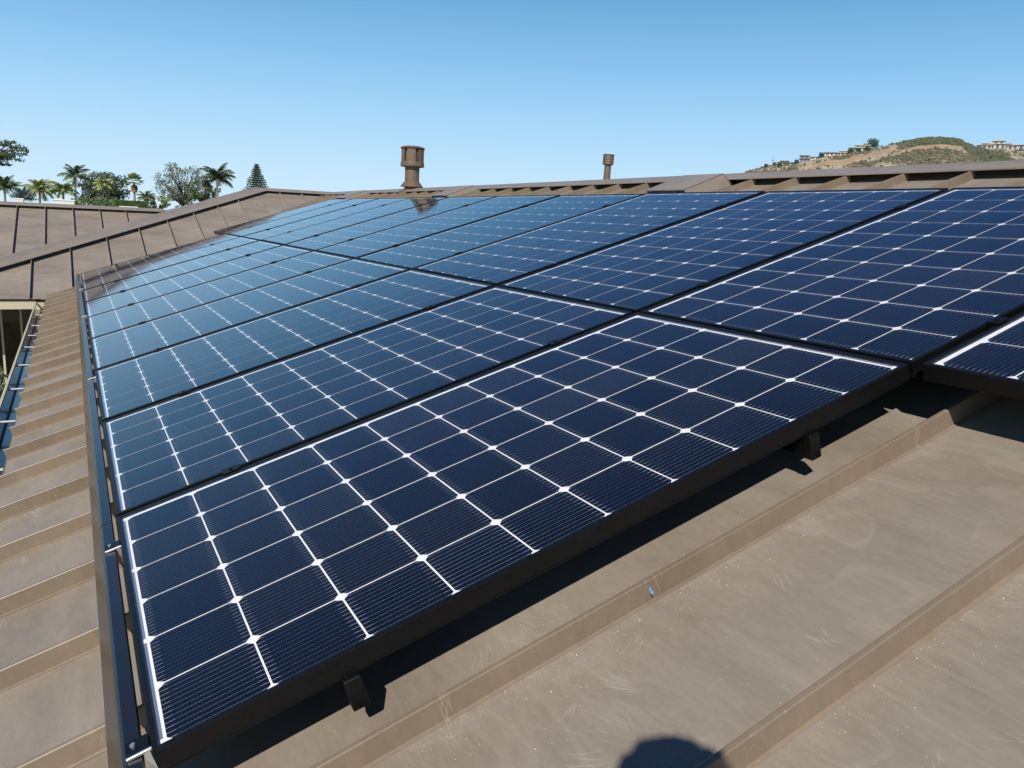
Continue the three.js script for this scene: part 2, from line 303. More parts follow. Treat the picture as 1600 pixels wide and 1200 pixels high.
// walls, fascia and the courtyard window wall of the wing
const WT = EY - 0.11;
mesh('wall', box(0.25, BX - 0.5, -3.6, WT, BZ + 0.5, 3.1), M.stucco, house, 'outer wall under the main roof');
const WZ = -SV - 0.55;
mesh('wall', box(HX + 0.4, 0.25, -3.6, -2.95, BZ + 0.5, WZ), M.stucco, house, 'low wall under the courtyard window');
mesh("wall", box(HX + 0.4, 0.25, -0.62, WT, BZ + 0.5, WZ - 2.5), M.deck, house, 'inner wall over the courtyard window, coloured dark for the unlit room');
mesh('wall', box(HX + 0.4, 0.25, -2.95, -0.62, BZ + 0.5, WZ - 2.5), M.deck, house, 'inner wall behind the courtyard window, coloured dark for the unlit room');  // gloom of the unlit room put into the colour of both inner walls
mesh('wall', box(-8.8, HX + 0.4, -3.6, WT, NZ - 2.6, NZ + (FY - EY) / TA - 0.5), M.stucco, house, 'wall of the lower wing');
mesh('soffit', box(HX, EX, EY - 0.115, EY - 0.100, BZ + 0.4, -SV - 0.02), M.deck, house);  // dark brown stands in for the shade under the overhang
mesh('fascia', box(HX, EX - 0.10, EY - 0.118, EY - 0.018, -SV - 0.015, -SV + 0.01), M.cream, house, 'cream fascia board of the wing');
mesh('drip_edge', box(HX, EX - 0.05, EY - 0.018, EY - 0.004, -SV - 0.012, -SV + 0.026), M.black, house);
mesh('fascia', box(EX + 0.03, EX + 0.055, EY - 0.12, EY - 0.02, -SV + 0.1, 3.3), M.cream, house, 'cream fascia board behind the gutter');
{
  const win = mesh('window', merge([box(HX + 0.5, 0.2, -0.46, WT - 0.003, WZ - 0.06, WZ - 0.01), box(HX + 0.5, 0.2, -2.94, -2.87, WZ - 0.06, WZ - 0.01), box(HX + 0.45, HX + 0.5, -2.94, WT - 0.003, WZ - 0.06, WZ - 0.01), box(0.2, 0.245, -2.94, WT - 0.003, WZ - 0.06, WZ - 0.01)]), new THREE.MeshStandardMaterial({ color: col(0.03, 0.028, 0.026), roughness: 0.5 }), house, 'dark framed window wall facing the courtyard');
  for (const x of [-1.55, -0.98, -0.86, -0.66, -0.10]) mesh('mullion', box(x, x + 0.022, -2.87, -0.46, WZ - 0.055, WZ - 0.012), M.cream, win);
  mesh('pane', new THREE.PlaneGeometry(0.2 - HX - 0.5, 2.41).translate((HX + 0.7) / 2, -1.665, WZ - 0.035), new THREE.MeshPhysicalMaterial({ transmission: 1, thickness: 0, roughness: 0.02, color: 0xd8e0dc }), win);
}
shade(house);

// ------------------------------------------------------------------ gutter along the eave
{
  const g = thing('gutter', 'dark gutter with white hangers along the eave at left', 'gutter', V3(0, 0, 0));
  const x0 = EX - 0.098, x1 = EX + 0.028, yT = EY - 0.035, yB = EY - 0.125, z0 = -SV + 0.07, z1 = 3.3;
  const gm = new THREE.MeshPhysicalMaterial({ color: col(0.012, 0.013, 0.016), roughness: 0.10 });
  let zc = z1, k = 0;
  while (zc > z0 + 0.1) { const ze = Math.max(z0, zc - (k ? 1.02 : 1.3)); mesh('trough_section', merge([box(x0, x1, yB - 0.003, yB + (k % 2) * 0.0008, ze + 0.006, zc), box(x0 - 0.003, x0, yB, yT - 0.012, ze + 0.006, zc), box(x1 - 0.003, x1, yB, yT, ze + 0.006, zc)]), gm, g); zc = ze; k++; }
  mesh('outer_lip', new RoundedBoxGeometry(0.017, 0.014, z1 - z0, 2, 0.005).translate(x0 - 0.001, yT - 0.005, (z0 + z1) / 2), M.cream, g, 'cream outer lip of the gutter');
  mesh('end_cap', box(x0, x1, yB, yT, z0 - 0.008, z0 - 0.002), M.cream, g);
  const wm = new THREE.MeshStandardMaterial({ color: col(0.70, 0.70, 0.68), roughness: 0.5 });
  for (const z of [0.6, -0.2, -1.0, -1.85, -2.72, -3.60, -4.45, -5.29, -6.10, -6.75, -7.40, -8.22]) mesh('hanger', merge([box(x0 + 0.006, x1 - 0.003, yT - 0.020, yT - 0.016, z - 0.012, z + 0.012), box(x0 + 0.006, x1 - 0.003, yT - 0.028, yT - 0.020, z - 0.0015, z + 0.0015)]), wm, g);
  shade(g);
}

// ------------------------------------------------------------------ solar panels
const W = 1.016, L = 1.686, GS = 0.0255, GT = 0.0134, PS = W + GS, T2 = L + GT;
const CS = 0.1617;                                               // cell size
const cellShape = new THREE.Shape(); { const c = 0.0115, a = CS / 2; [[a - c, -a], [a, -a + c], [a, a - c], [a - c, a], [-a + c, a], [-a, a - c], [-a, -a + c], [-a + c, -a]].forEach((p, i) => (i ? cellShape.lineTo(...p) : cellShape.moveTo(...p))); }
const cellGeo = new THREE.ShapeGeometry(cellShape).scale(0.1604 / CS, 0.1589 / CS, 1); { const p = cellGeo.attributes.position, uv = cellGeo.attributes.uv; for (let i = 0; i < p.count; i++) uv.setXY(i, p.getX(i) / 0.1604 + 0.5, p.getY(i) / 0.1589 + 0.5); cellGeo.rotateX(-Math.PI / 2); }
const frameGeo = (() => {
  const ring = (() => {
  const b = 0.0016, s = new THREE.Shape([[b, b], [L - b, b], [L - b, W - b], [b, W - b]].map((p) => new THREE.Vector2(...p)));
  const e = 0.0095 - b; s.holes.push(new THREE.Path([[e + b, e + b], [e + b, W - e - b], [L - e - b, W - e - b], [L - e - b, e + b]].map((p) => new THREE.Vector2(...p))));
  return new THREE.ExtrudeGeometry(s, { depth: 0.04 - 2 * b, bevelThickness: b, bevelSize: b, bevelOffset: 0, bevelSegments: 2 }).translate(0, 0, -0.04 + b).rotateX(-Math.PI / 2);
  })();
  const o = 0.0011, f = [box(-o, L + o, -0.0402, -0.0368, -0.004, o), box(-o, L + o, -0.0402, -0.0368, -W - o, -W + 0.004), box(-o, 0.004, -0.0402, -0.0368, -W + 0.004, -0.004), box(L - 0.004, L + o, -0.0402, -0.0368, -W + 0.004, -0.004)];
  return merge([ring, ...f]);
})();
const inner = (y, e = 0.0088) => new THREE.PlaneGeometry(L - 2 * e, W - 2 * e).rotateX(-Math.PI / 2).translate(L / 2, y, -W / 2);
const backGeo = inner(-0.0072), glassGeo = inner(-0.0018), underGeo = inner(-0.012);
const ribbonGeo = [0.0154, L - 0.0154].map((t) => [[0.030, 0.333], [0.349, 0.660], [0.676, 0.985]].map(([a, b]) => box(t - 0.0024, t + 0.0024, -0.0070, -0.0066, -b, -a)));
const pr = rng(99);
function makePanel(s, t, label) {
  const g = thing('solar_panel', label, 'solar panel', roofPt(s, t, 0), 'solar panels on the roof');
  g.rotation.z = AL;
  mesh('frame', frameGeo, M.black, g);
  mesh('backsheet', backGeo, M.back, g);
  mesh('rear_cover', underGeo, M.rear, g);
  for (const q of ribbonGeo) for (const r of q) mesh('bus_ribbon', r, M.alu, g);
  for (let i = 0; i < 10; i++) for (let j = 0; j < 6; j++) {
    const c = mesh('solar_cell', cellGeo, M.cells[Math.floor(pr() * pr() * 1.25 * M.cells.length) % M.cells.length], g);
    c.position.set(0.0225 + CS / 2 + i * 0.1641, -0.0064, -(0.0150 + CS / 2 + j * 0.1629)); c.rotation.y = pr() < 0.5 ? Math.PI : 0;
  }
  mesh('glass', glassGeo, M.glass, g);
  shade(g);
  // real arrays are never perfectly flush
  g.position.y += (pr() - 0.5) * 0.003; g.rotation.x = (pr() - 0.5) * 0.0016; g.rotation.z += (pr() - 0.5) * 0.0010;
}
const nth = ['first', 'second', 'third', 'fourth', 'fifth', 'sixth', 'seventh', 'eighth', 'ninth', 'tenth', 'eleventh'];
for (let k = 0; k < 9; k++) makePanel(k * PS, 0, k === 0 ? 'large nearest solar panel in the foreground, first of the row along the eave' : k === 8 ? 'farthest solar panel of the eave-side row, reflecting the wing roof' : nth[k] + ' solar panel of the eave-side row, counted from the near end');
for (let k = -1; k < 10; k++) makePanel(k * PS, T2, k === -1 ? 'solar panel cut off by the right edge, nearest of the ridge-side row' : k === 9 ? 'farthest solar panel of the ridge-side row, jutting past the eave-side row' : nth[k + 1] + ' solar panel of the ridge-side row, counted from the near end');

// rails with end caps
const RT = [0.298, 1.360, T2 + 0.298, T2 + 1.360];
RT.forEach((t, i) => {
  const sA = i < 2 ? 0.012 : -PS - GS * 0 + 0.012, sB = (i < 2 ? 9 : 10) * PS - GS - 0.02;
  const g = thing('mounting_rail', ['black mounting rail under the eave-side panels, cap showing near the lower left', 'black mounting rail under the eave-side panels, cap showing near the right corner', 'black mounting rail under the ridge-side panels, nearer the eave', 'black mounting rail under the ridge-side panels, nearer the ridge'][i], 'rail', roofPt(0, t, 0), 'rails under the panels');
  g.rotation.z = AL;
  mesh('rail', box(-0.013, 0.013, -0.098, -0.043, -sB, -sA), M.black, g);
  const c = mesh('end_cap', new RoundedBoxGeometry(0.029, 0.060, 0.024, 3, 0.003).translate(0, -0.072, -sA + 0.012), M.black, g);
  mesh('ridge_mark', box(-0.004, 0.004, -0.086, -0.072, -sA + 0.0238, -sA + 0.0244), M.black, c);
  for (let s = sA + 0.4; s < sB; s += 0.776) { const ss = Math.round((s - 0.058) / 0.388) * 0.388 - 0.058; mesh('seam_clamp', merge([box(-0.02, 0.02, -0.132, -0.098, -ss - 0.018, -ss - 0.010), box(-0.02, 0.02, -0.132, -0.098, -ss + 0.010, -ss + 0.018), box(-0.02, 0.02, -0.1185, -0.0985, -ss - 0.0099, -ss + 0.0099)]), M.alu, g); }
  shade(g);
});
// mid clamps
{
  const topG = new RoundedBoxGeometry(0.042, 0.0034, 0.032, 2, 0.0012).translate(0, 0.0022, 0), stem = box(-0.022, 0.022, -0.042, 0.0002, -0.0105, 0.0105), bolt = new THREE.CylinderGeometry(0.0055, 0.0055, 0.003, 6).translate(0, 0.0053, 0);
  for (const [col0, n0, n1] of [[0, 1, 8], [1, 0, 9]]) for (let k = n0; k <= n1; k++) for (const r of [0, 1]) {
    const g = thing('mid_clamp', 'small black clamp between the ' + nth[k - 1 + col0] + ' and ' + nth[k + col0] + (col0 ? ' ridge-side panels, ' : ' eave-side panels, ') + (r ? 'upper one' : 'lower one'), 'clamp', roofPt(k * PS - GS / 2, RT[2 * col0 + r], 0.001), col0 ? 'mid clamps of the ridge-side row' : 'mid clamps of the eave-side row');
    g.rotation.z = AL;
    mesh('plate', topG, M.black, g); mesh('stem', stem, M.black, g); mesh('bolt', bolt, M.black, g); shade(g);
  }
}
// array skirt with brackets
{
  const g = thing('array_skirt', 'glossy dark sloping skirt along the eave edge of the panels', 'skirt', roofPt(0, 0, 0)); g.rotation.z = AL;
  const pr2 = [[-0.0790, -0.066], [-0.0440, -0.0085], [-0.0400, -0.0030], [-0.0350, -0.0015], [-0.0135, -0.0030], [-0.0130, -0.014], [-0.0148, -0.014], [-0.0152, -0.0048], [-0.0345, -0.0035], [-0.0385, -0.0048], [-0.0420, -0.0095], [-0.0770, -0.066]];
  let a = -0.07; const sh = new THREE.Shape(pr2.map((p) => new THREE.Vector2(...p)));
  for (const b of [1.0, 3.1, 5.2, 7.3, 9 * PS - GS]) { mesh('skirt_section', new THREE.ExtrudeGeometry(sh, { depth: b - a - 0.004, bevelEnabled: false }).translate(0, 0, -b + 0.002), M.skirt, g); a = b; }
  for (const s of [0.012, 0.815, 2.93, 5.30, 7.40]) {
    const b = mesh('bracket', merge([box(-0.0330, -0.0005, -0.0012, 0.0028, -s - 0.036, -s - 0.0004), box(-0.0022, -0.0004, -0.040, -0.0012, -s - 0.034, -s - 0.002)]), M.black, g);
    mesh('cut_edge', merge([new RoundedBoxGeometry(0.037, 0.0058, 0.0055, 2, 0.002).translate(-0.0155, 0.0008, -s + 0.0025), box(-0.0095, -0.0012, -0.055, -0.0021, -s, -s + 0.005)]), M.alu, b, 'bright aluminium edge');
    mesh('bolt', new THREE.CylinderGeometry(0.0042, 0.0042, 0.004, 6).translate(-0.022, 0.0048, -s - 0.02), M.alu, b);
  }
  shade(g);
}

// ------------------------------------------------------------------ flue, vent pipe and low roof vents
{
  const base = V3(4.225, 0, -9.80), y0 = RY - 0.015;
  const g = thing('flue_pipe', 'thick brown flue pipe with slotted round cap on the ridge', 'flue', V3(base.x, y0, base.z)); g.rotation.y = 0.03; g.rotation.z = -0.01;
  mesh('flashing', new THREE.LatheGeometry([[0.20, -0.06], [0.19, 0.015], [0.125, 0.055], [0.10, 0.075]].map((p) => new THREE.Vector2(...p)), 36), M.pipe, g);
  mesh('shaft', merge([cyl(0.102, 0.102, 0.26).translate(0, 0.06, 0), cyl(0.104, 0.104, 0.10).translate(0, 0.32, 0)]), M.pipe, g);
  mesh('storm_collar', new THREE.LatheGeometry([[0.098, 0.150], [0.112, 0.156], [0.160, 0.098], [0.162, 0.090], [0.156, 0.092], [0.104, 0.145]].map((p) => new THREE.Vector2(...p)), 40), M.pipe, g);
  const cap = mesh('cap', merge([new THREE.LatheGeometry([[0.09, 0.372], [0.155, 0.366], [0.166, 0.372], [0.166, 0.430], [0.158, 0.434], [0.09, 0.43]].map((p) => new THREE.Vector2(...p)), 40), new THREE.LatheGeometry([[0.001, 0.655], [0.12, 0.648], [0.170, 0.630], [0.170, 0.612], [0.001, 0.615]].map((p) => new THREE.Vector2(...p)), 40), cyl(0.075, 0.075, 0.2).translate(0, 0.42, 0)]), M.pipe, g);
  for (let k = 0; k < 6; k++) { const w = Math.PI / 3, sh = new THREE.CylinderGeometry(0.158, 0.158, 0.182, 8, 1, true, k * w + 0.13, w - 0.26).translate(0, 0.523, 0); const inr = new THREE.CylinderGeometry(0.128, 0.128, 0.182, 6, 1, true, k * w - 0.22, 0.44).translate(0, 0.523, 0); mesh('baffle', merge([sh, inr]), M.pipe, cap); }
  shade(g);
  const q = thing('vent_pipe', 'thin brown vent pipe with louvred cap behind the ridge', 'vent pipe', V3(4.42, RY - 0.075, -5.28)); q.rotation.z = -0.025; q.scale.set(1.2, 1.06, 1.2);
  mesh('shaft', cyl(0.029, 0.026, 0.30).translate(0, 0, 0), M.pipe, q);
  mesh('flashing', cyl(0.06, 0.03, 0.07), M.pipe, q);
  const c2 = mesh('cap', merge([cyl(0.046, 0.046, 0.006).translate(0, 0.352, 0), cyl(0.030, 0.030, 0.08, 16).translate(0, 0.272, 0), cyl(0.042, 0.042, 0.006).translate(0, 0.270, 0)]), M.pipe, q);
  for (let k = 0; k < 4; k++) mesh('louvre', new THREE.CylinderGeometry(0.0425, 0.0440, 0.0150, 24, 1, true).translate(0, 0.2835 + k * 0.0185, 0), M.pipe, c2);
  shade(q);
}
[[3.27, 3.69, 'nearest low wedge vent of brown metal below the main ridge'], [7.32, 7.76, 'middle low wedge vent of brown metal, right of the flue'], [11.20, 11.66, 'farthest low wedge vent of brown metal, left of the flue']].forEach(([s0, s1, label]) => {
  const g = thing('roof_vent', label, 'roof vent', roofPt((s0 + s1) / 2, 4.0, -H), 'low vents below the ridge'); g.rotation.z = AL;
  const w = (s1 - s0) / 2, prof = (p) => new THREE.Shape(p.map((q) => new THREE.Vector2(...q)));
  const side = (z0, z1) => new THREE.ExtrudeGeometry(prof([[-0.17, 0.002], [-0.17, 0.082], [0.185, 0.102], [0.262, 0.002]]), { depth: z1 - z0, bevelEnabled: false }).translate(0, 0, z0);
  mesh('side', side(-w, -w + 0.003), M.trim, g); mesh('side', side(w - 0.003, w), M.trim, g);
  mesh('hood', new THREE.ExtrudeGeometry(prof([[-0.185, 0.078], [-0.185, 0.0855], [0.187, 0.1055], [0.270, 0.002], [0.264, 0.002], [0.184, 0.1025], [-0.180, 0.0825], [-0.182, 0.078]]), { depth: 2 * w + 0.008, bevelEnabled: false }).translate(0, 0, -w - 0.004), M.trim, g);
  mesh('throat', box(-0.08, 0.10, 0.003, 0.084, -w + 0.004, w - 0.004), M.trim, g);
  shade(g);
});
{ // grit that has washed down against the foreground seams
  const r = rng(321), N = 2600, im = new THREE.InstancedMesh(new THREE.TetrahedronGeometry(1, 0), new THREE.MeshStandardMaterial({ roughness: 0.35 }), N), o = new THREE.Object3D(), mx = new THREE.Matrix4();
  for (let k = 0; k < N; k++) {
    const seam = r() < 0.62 ? -0.058 : -0.446, d = -Math.log(1 - 0.995 * r()) * 0.045, t = 0.25 + 1.45 * r() * (0.4 + 0.6 * r()), s = (r() < 0.85 ? seam - 0.014 - d : seam + 0.012 + d * 1.5), z = 0.0005 + 0.0009 * Math.pow(r(), 4);
    o.position.copy(roofPt(s, t, -H + z * 0.5)); o.rotation.set(r() * 6, r() * 6, r() * 6); o.scale.setScalar(z); o.updateMatrix(); im.setMatrixAt(k, o.matrix); const c = 0.30 + 0.35 * r(); im.setColorAt(k, col(c, c * 0.96, c * 0.88));
  }
  im.name = 'roof_grit'; tag(im, 'pale grit sprinkled along the foreground seams', 'grit', null, 'stuff');
}
{ // scrap of plastic on the seam
  const c = roofPt(-0.062, 0.845, -H + 0.028);
  const g = new THREE.BoxGeometry(0.013, 0.005, 0.0012, 6, 2, 1), p = g.attributes.position; for (let i = 0; i < p.count; i++) { const x = p.getX(i); p.setZ(i, p.getZ(i) + 9 * x * x + 0.0012 * Math.sin(i)); p.setY(i, p.getY(i) + 0.15 * x); } g.computeVertexNormals();
  const m = mesh('plastic_scrap', g, new THREE.MeshStandardMaterial({ color: col(0.22, 0.48, 0.66), roughness: 0.5 })); m.position.copy(c).add(V3(0, 0, 0.010)); m.rotation.set(-0.15, 1.35, 0.2);
  tag(m, 'tiny light blue scrap of plastic on the foreground seam', 'scrap');
}
// ------------------------------------------------------------------ trees and plants beyond the roofs
const leafMat = (r, g, b) => new THREE.MeshPhysicalMaterial({ color: col(r, g, b), roughness: 0.75, transmission: 0.3, thickness: 0, side: THREE.DoubleSide });
const flatMat = (r, g, b) => new THREE.MeshStandardMaterial({ color: col(r, g, b), roughness: 0.85, side: THREE.DoubleSide });
const BK = { palm: flatMat(0.24, 0.20, 0.16), grey: flatMat(0.30, 0.27, 0.23), dark: flatMat(0.12, 0.09, 0.07) };
function triGeo(a) { const g = new THREE.BufferGeometry(); g.setAttribute('position', new THREE.BufferAttribute(new Float32Array(a), 3)); g.setAttribute('uv', new THREE.BufferAttribute(new Float32Array(a.length / 3 * 2), 2)); g.computeVertexNormals(); return g; }
const tri = (o, a, b, c) => o.push(a.x, a.y, a.z, b.x, b.y, b.z, c.x, c.y, c.z);
function limb(a, b, r0, r1, n = 6) { const d = b.clone().sub(a), g = cyl(r0, r1, d.length(), n, true); g.applyQuaternion(new THREE.Quaternion().setFromUnitVectors(V3(0, 1, 0), d.normalize())); return g.translate(a.x, a.y, a.z); }
function trunkGeo(h, r0, r1, bend, n = 8) { const g = []; let p = V3(0, 0, 0); for (let k = 1; k <= n; k++) { const q = V3(bend * Math.pow(k / n, 2), h * k / n, bend * 0.4 * Math.sin(2 * k / n)); g.push(limb(p, q, lerp(r0, r1, (k - 1) / n), lerp(r0, r1, k / n), 9)); p = q; } return [merge(g), p]; }
const pxm = (px, dist) => dist * Math.cos(Math.atan2(px - 800, 1242)) / 1242 * 1.0;            // metres per pixel of the 1600 frame at that bearing
function base(name, px, py, dist, label, category, group) { const c = at(px, py, dist), gy = groundY(c.x, c.z) - 0.3; const t = thing(name, label, category, V3(c.x, gy, c.z), group); return [t, c.y - gy, pxm(px, dist)]; }
function featherPalm(px, py, dist, wpx, leaf, label, o = {}) {
  const [t, h, m] = base('palm_tree', px, py, dist, label, 'palm', 'trees beyond the roof'), r = rng(px * 31 + py), R = wpx * m * 0.42;
  const [tg, top] = trunkGeo(h, o.tr ?? 0.16, (o.tr ?? 0.16) * 0.72, o.bend ?? 0.25); mesh('trunk', tg, o.bark ?? BK.palm, t);
  const a = [], n = o.n ?? 20;
  for (let f = 0; f < n; f++) {
    const az = f * 2.399 + r() * 0.5, up = lerp(1.45, 0.0, Math.pow((f + 0.5) / n, 1.15)) + (r() - 0.5) * 0.25, len = R * (1.12 + 0.3 * r()), S = 12; let p = top.clone(), el = up;
    const hd = V3(Math.cos(az), 0, Math.sin(az)), sd = V3(-hd.z, 0, hd.x);
    for (let k = 0; k < S; k++) {
      const d = hd.clone().multiplyScalar(Math.cos(el)).add(V3(0, Math.sin(el), 0)), q = p.clone().addScaledVector(d, len / S), w = len * 0.022 * (1 - k / S) + 0.012;
      tri(a, p.clone().addScaledVector(sd, w), p.clone().addScaledVector(sd, -w), q);
      if (k > 0) for (const s of [-1, 1]) for (let u = 0; u < 2; u++) {
        const b = p.clone().lerp(q, u / 2 + 0.2 * r()), ll = len * 0.34 * Math.sin(Math.PI * (0.18 + 0.78 * (k + u / 2) / S)) * (0.75 + 0.5 * r());
        const tip = b.clone().addScaledVector(sd, s * ll * 0.75).addScaledVector(d, ll * 0.55).add(V3(0, -ll * (0.35 + 0.5 * r()), 0));
        tri(a, b.clone().addScaledVector(d, 0.045 * len), b.clone().addScaledVector(d, -0.03 * len), tip);
      }
      p = q; el -= 0.78 * (o.droop ?? 1.9) / S * (0.35 + 1.3 * k / S);
    }
  }
  mesh('crown', triGeo(a), leaf, t); shade(t);
}
function fanPalm(px, py, dist, wpx, leaf, label, skirtPx) {
  const [t, h, m] = base('fan_palm', px, py, dist, label, 'palm', 'trees beyond the roof'), r = rng(px * 17), R = wpx * m / 2;
  const [tg, top] = trunkGeo(h, 0.2, 0.14, 0.1); mesh('trunk', tg, BK.palm, t);
  const fans = (list, n, elev, R0, drop) => { for (let f = 0; f < n; f++) { const az = f * 2.399, el = elev(f / n) + (r() - 0.5) * 0.25, d = V3(Math.cos(az) * Math.cos(el), Math.sin(el), Math.sin(az) * Math.cos(el)), c = top.clone().addScaledVector(d, R0 * 0.5).add(V3(0, drop * (f / n), 0)), sd = V3(-Math.sin(az), 0, Math.cos(az)), up2 = sd.clone().cross(d);
    for (let k = -7; k <= 7; k++) { const an = k * 0.19, e = d.clone().multiplyScalar(Math.cos(an)).addScaledVector(sd, Math.sin(an)), l = R0 * 0.55 * (1 - 0.02 * k * k * 0.5); const tip = c.clone().addScaledVector(e, l).add(V3(0, -0.12 * l - 0.05 * r(), 0)); tri(list, c.clone().addScaledVector(e, l * 0.55).addScaledVector(sd, 0.05 * R0).addScaledVector(up2, 0.02), c, tip); tri(list, c, c.clone().addScaledVector(e, l * 0.55).addScaledVector(sd, -0.05 * R0), tip); } } };
  const a = [], b = []; fans(a, 34, (k) => lerp(1.45, -0.35, k), R * 1.25, 0); mesh('crown', triGeo(a), leaf, t);
  fans(b, 30, () => -1.1, R * 0.8, -skirtPx * m * 0.75); mesh('dead_leaf_skirt', triGeo(b), flatMat(0.34, 0.20, 0.11), t); shade(t);
}
function broadTree(name, px, py0, py1, wpx, dist, leaf, bark, label, o = {}) {       // crown between py0 (top) and py1 (bottom)
  const [t, hTop, m] = base(name, px, py0, dist, label, o.cat ?? 'tree', 'trees beyond the roof'), r = rng(px * 13 + py0 * 7), Hc = (py1 - py0) * m, R = wpx * m / 2, cy = hTop - Hc / 2;
  const wood = [], a = [], fork = V3(0, cy - Hc * (o.fork ?? 0.35), 0), n = o.clumps ?? 46;
  if (!o.bush) { let p = V3(0, 0, 0); for (let k = 1; k <= 4; k++) { const q = fork.clone().multiplyScalar(k / 4).add(V3(0.1 * Math.sin(k), 0, 0.08 * k % 0.2)); wood.push(limb(p, q, (o.tr ?? 0.22) * (1.25 - 0.1 * k), (o.tr ?? 0.22) * (1.15 - 0.1 * k), 8)); p = q; } }
  for (let c = 0; c < n; c++) {
    const z = 1 - 2 * (c + 0.5) / n, az = c * 2.399 + r(), rr = Math.sqrt(Math.max(0, 1 - z * z)), k = (o.shell ?? 0.55) + (1.02 - (o.shell ?? 0.55)) * Math.sqrt(r());
    const bump = 1 + (o.rough ?? 0.22) * perlin.noise(2.1 * rr * Math.cos(az) + px, 2.1 * z, 2.1 * rr * Math.sin(az));
    const P = V3(Math.cos(az) * rr * R * k * bump, cy + z * Hc / 2 * k * bump, Math.sin(az) * rr * R * k * bump);
    if (!o.bush) { const mid = fork.clone().lerp(P, 0.5).add(V3((r() - 0.5) * 0.15 * R, 0.05 * Hc, (r() - 0.5) * 0.15 * R)); wood.push(limb(fork, mid, (o.tr ?? 0.22) * 0.34, (o.tr ?? 0.22) * 0.2, 5), limb(mid, P, (o.tr ?? 0.22) * 0.2, 0.012, 4)); }
    const cr = R * (o.clumpR ?? 0.24) * (0.7 + 0.6 * r()), nl = o.leaves ?? 70, ls = o.leaf ?? 0.16;
    for (let l = 0; l < nl; l++) {
      const q = V3(r() - 0.5, (r() - 0.5) * (o.flat ?? 0.8), r() - 0.5).normalize().multiplyScalar(cr * Math.cbrt(r())); q.y *= (o.flat ?? 0.8); q.add(P);
      const u = V3(r() - 0.5, r() - 0.5, r() - 0.5).normalize(), v = V3(r() - 0.5, r() - 0.5, r() - 0.5).cross(u).normalize(), s = ls * (0.6 + 0.8 * r());
      const A = q.clone().addScaledVector(u, s), B = q.clone().addScaledVector(v, s * 0.45), C = q.clone().addScaledVector(u, -s), D = q.clone().addScaledVector(v, -s * 0.45); tri(a, A, B, C); tri(a, A, C, D);
    }
  }
  if (wood.length) mesh('trunk', merge(wood), bark, t);
  mesh(o.bush ? 'foliage' : 'crown', triGeo(a), leaf, t); shade(t); return t;
}
const LF0 = { dark: leafMat(0.050, 0.070, 0.036), mid: leafMat(0.075, 0.105, 0.040), lite: leafMat(0.15, 0.19, 0.065), yel: leafMat(0.20, 0.22, 0.075), grey: leafMat(0.10, 0.125, 0.085), blue: leafMat(0.10, 0.135, 0.125), hedge: leafMat(0.06, 0.115, 0.026), con: leafMat(0.040, 0.068, 0.042) };
const LF = LF0; for (const k in LF) LF[k].color.multiplyScalar(1.75);
broadTree('pine_tree', -24, 210, 258, 106, 62, LF.dark, BK.dark, 'dark pine crown cut off by the left edge of the picture', { clumps: 60, flat: 0.45, leaves: 60, leaf: 0.09, clumpR: 0.2, shell: 0.35, rough: 0.4 });
featherPalm(3, 293, 105, 46, LF.mid, 'bushy palm at the left edge below the pine', { n: 26, droop: 1.6 });
featherPalm(30, 310, 80, 38, LF.blue, 'low blue-grey spiky palm behind the ridge at far left', { n: 30, droop: 0.8 });
featherPalm(58, 298, 110, 52, LF.yel, 'yellow-green feathery palm, left of the two matching palms', { n: 24, droop: 2.3 });
featherPalm(95, 299, 112, 46, LF.lite, 'drooping green palm just left of the tall palm', { n: 20, droop: 2.4 });
featherPalm(111, 276, 118, 48, LF.mid, 'tall slim palm rising above the other palms', { n: 16, droop: 2.3, bend: 0.5 });
broadTree('leafy_tree', 161, 268, 326, 70, 125, LF.dark, BK.dark, 'large dense dark green tree behind the lower roof', { clumps: 80, leaves: 80, leaf: 0.17, shell: 0.3, rough: 0.4 });
featherPalm(157, 290, 92, 34, LF.yel, 'olive palm with pale grey trunk in front of the dense tree', { n: 22, droop: 2.6, bark: BK.grey, tr: 0.10 });
fanPalm(208, 284, 120, 24, LF.lite, 'fan palm with a skirt of brown dead leaves', 10);
featherPalm(224, 309, 98, 30, LF.mid, 'small palm right of the clipped hedge', { n: 18, droop: 2.2 });
broadTree('open_tree', 284, 257, 318, 78, 120, LF.grey, BK.dark, 'open airy grey-green tree with branches showing', { clumps: 84, leaves: 44, leaf: 0.13, shell: 0.6, clumpR: 0.17, fork: 0.5, rough: 0.35, tr: 0.28 });
featherPalm(336, 280, 110, 56, LF.dark, 'dark palm beside the open airy tree', { n: 22, droop: 2.0 });
broadTree('shrub', 316, 281, 316, 44, 112, LF.mid, BK.dark, 'green bushy tree below the dark palm', { clumps: 34, leaves: 60, leaf: 0.15 });
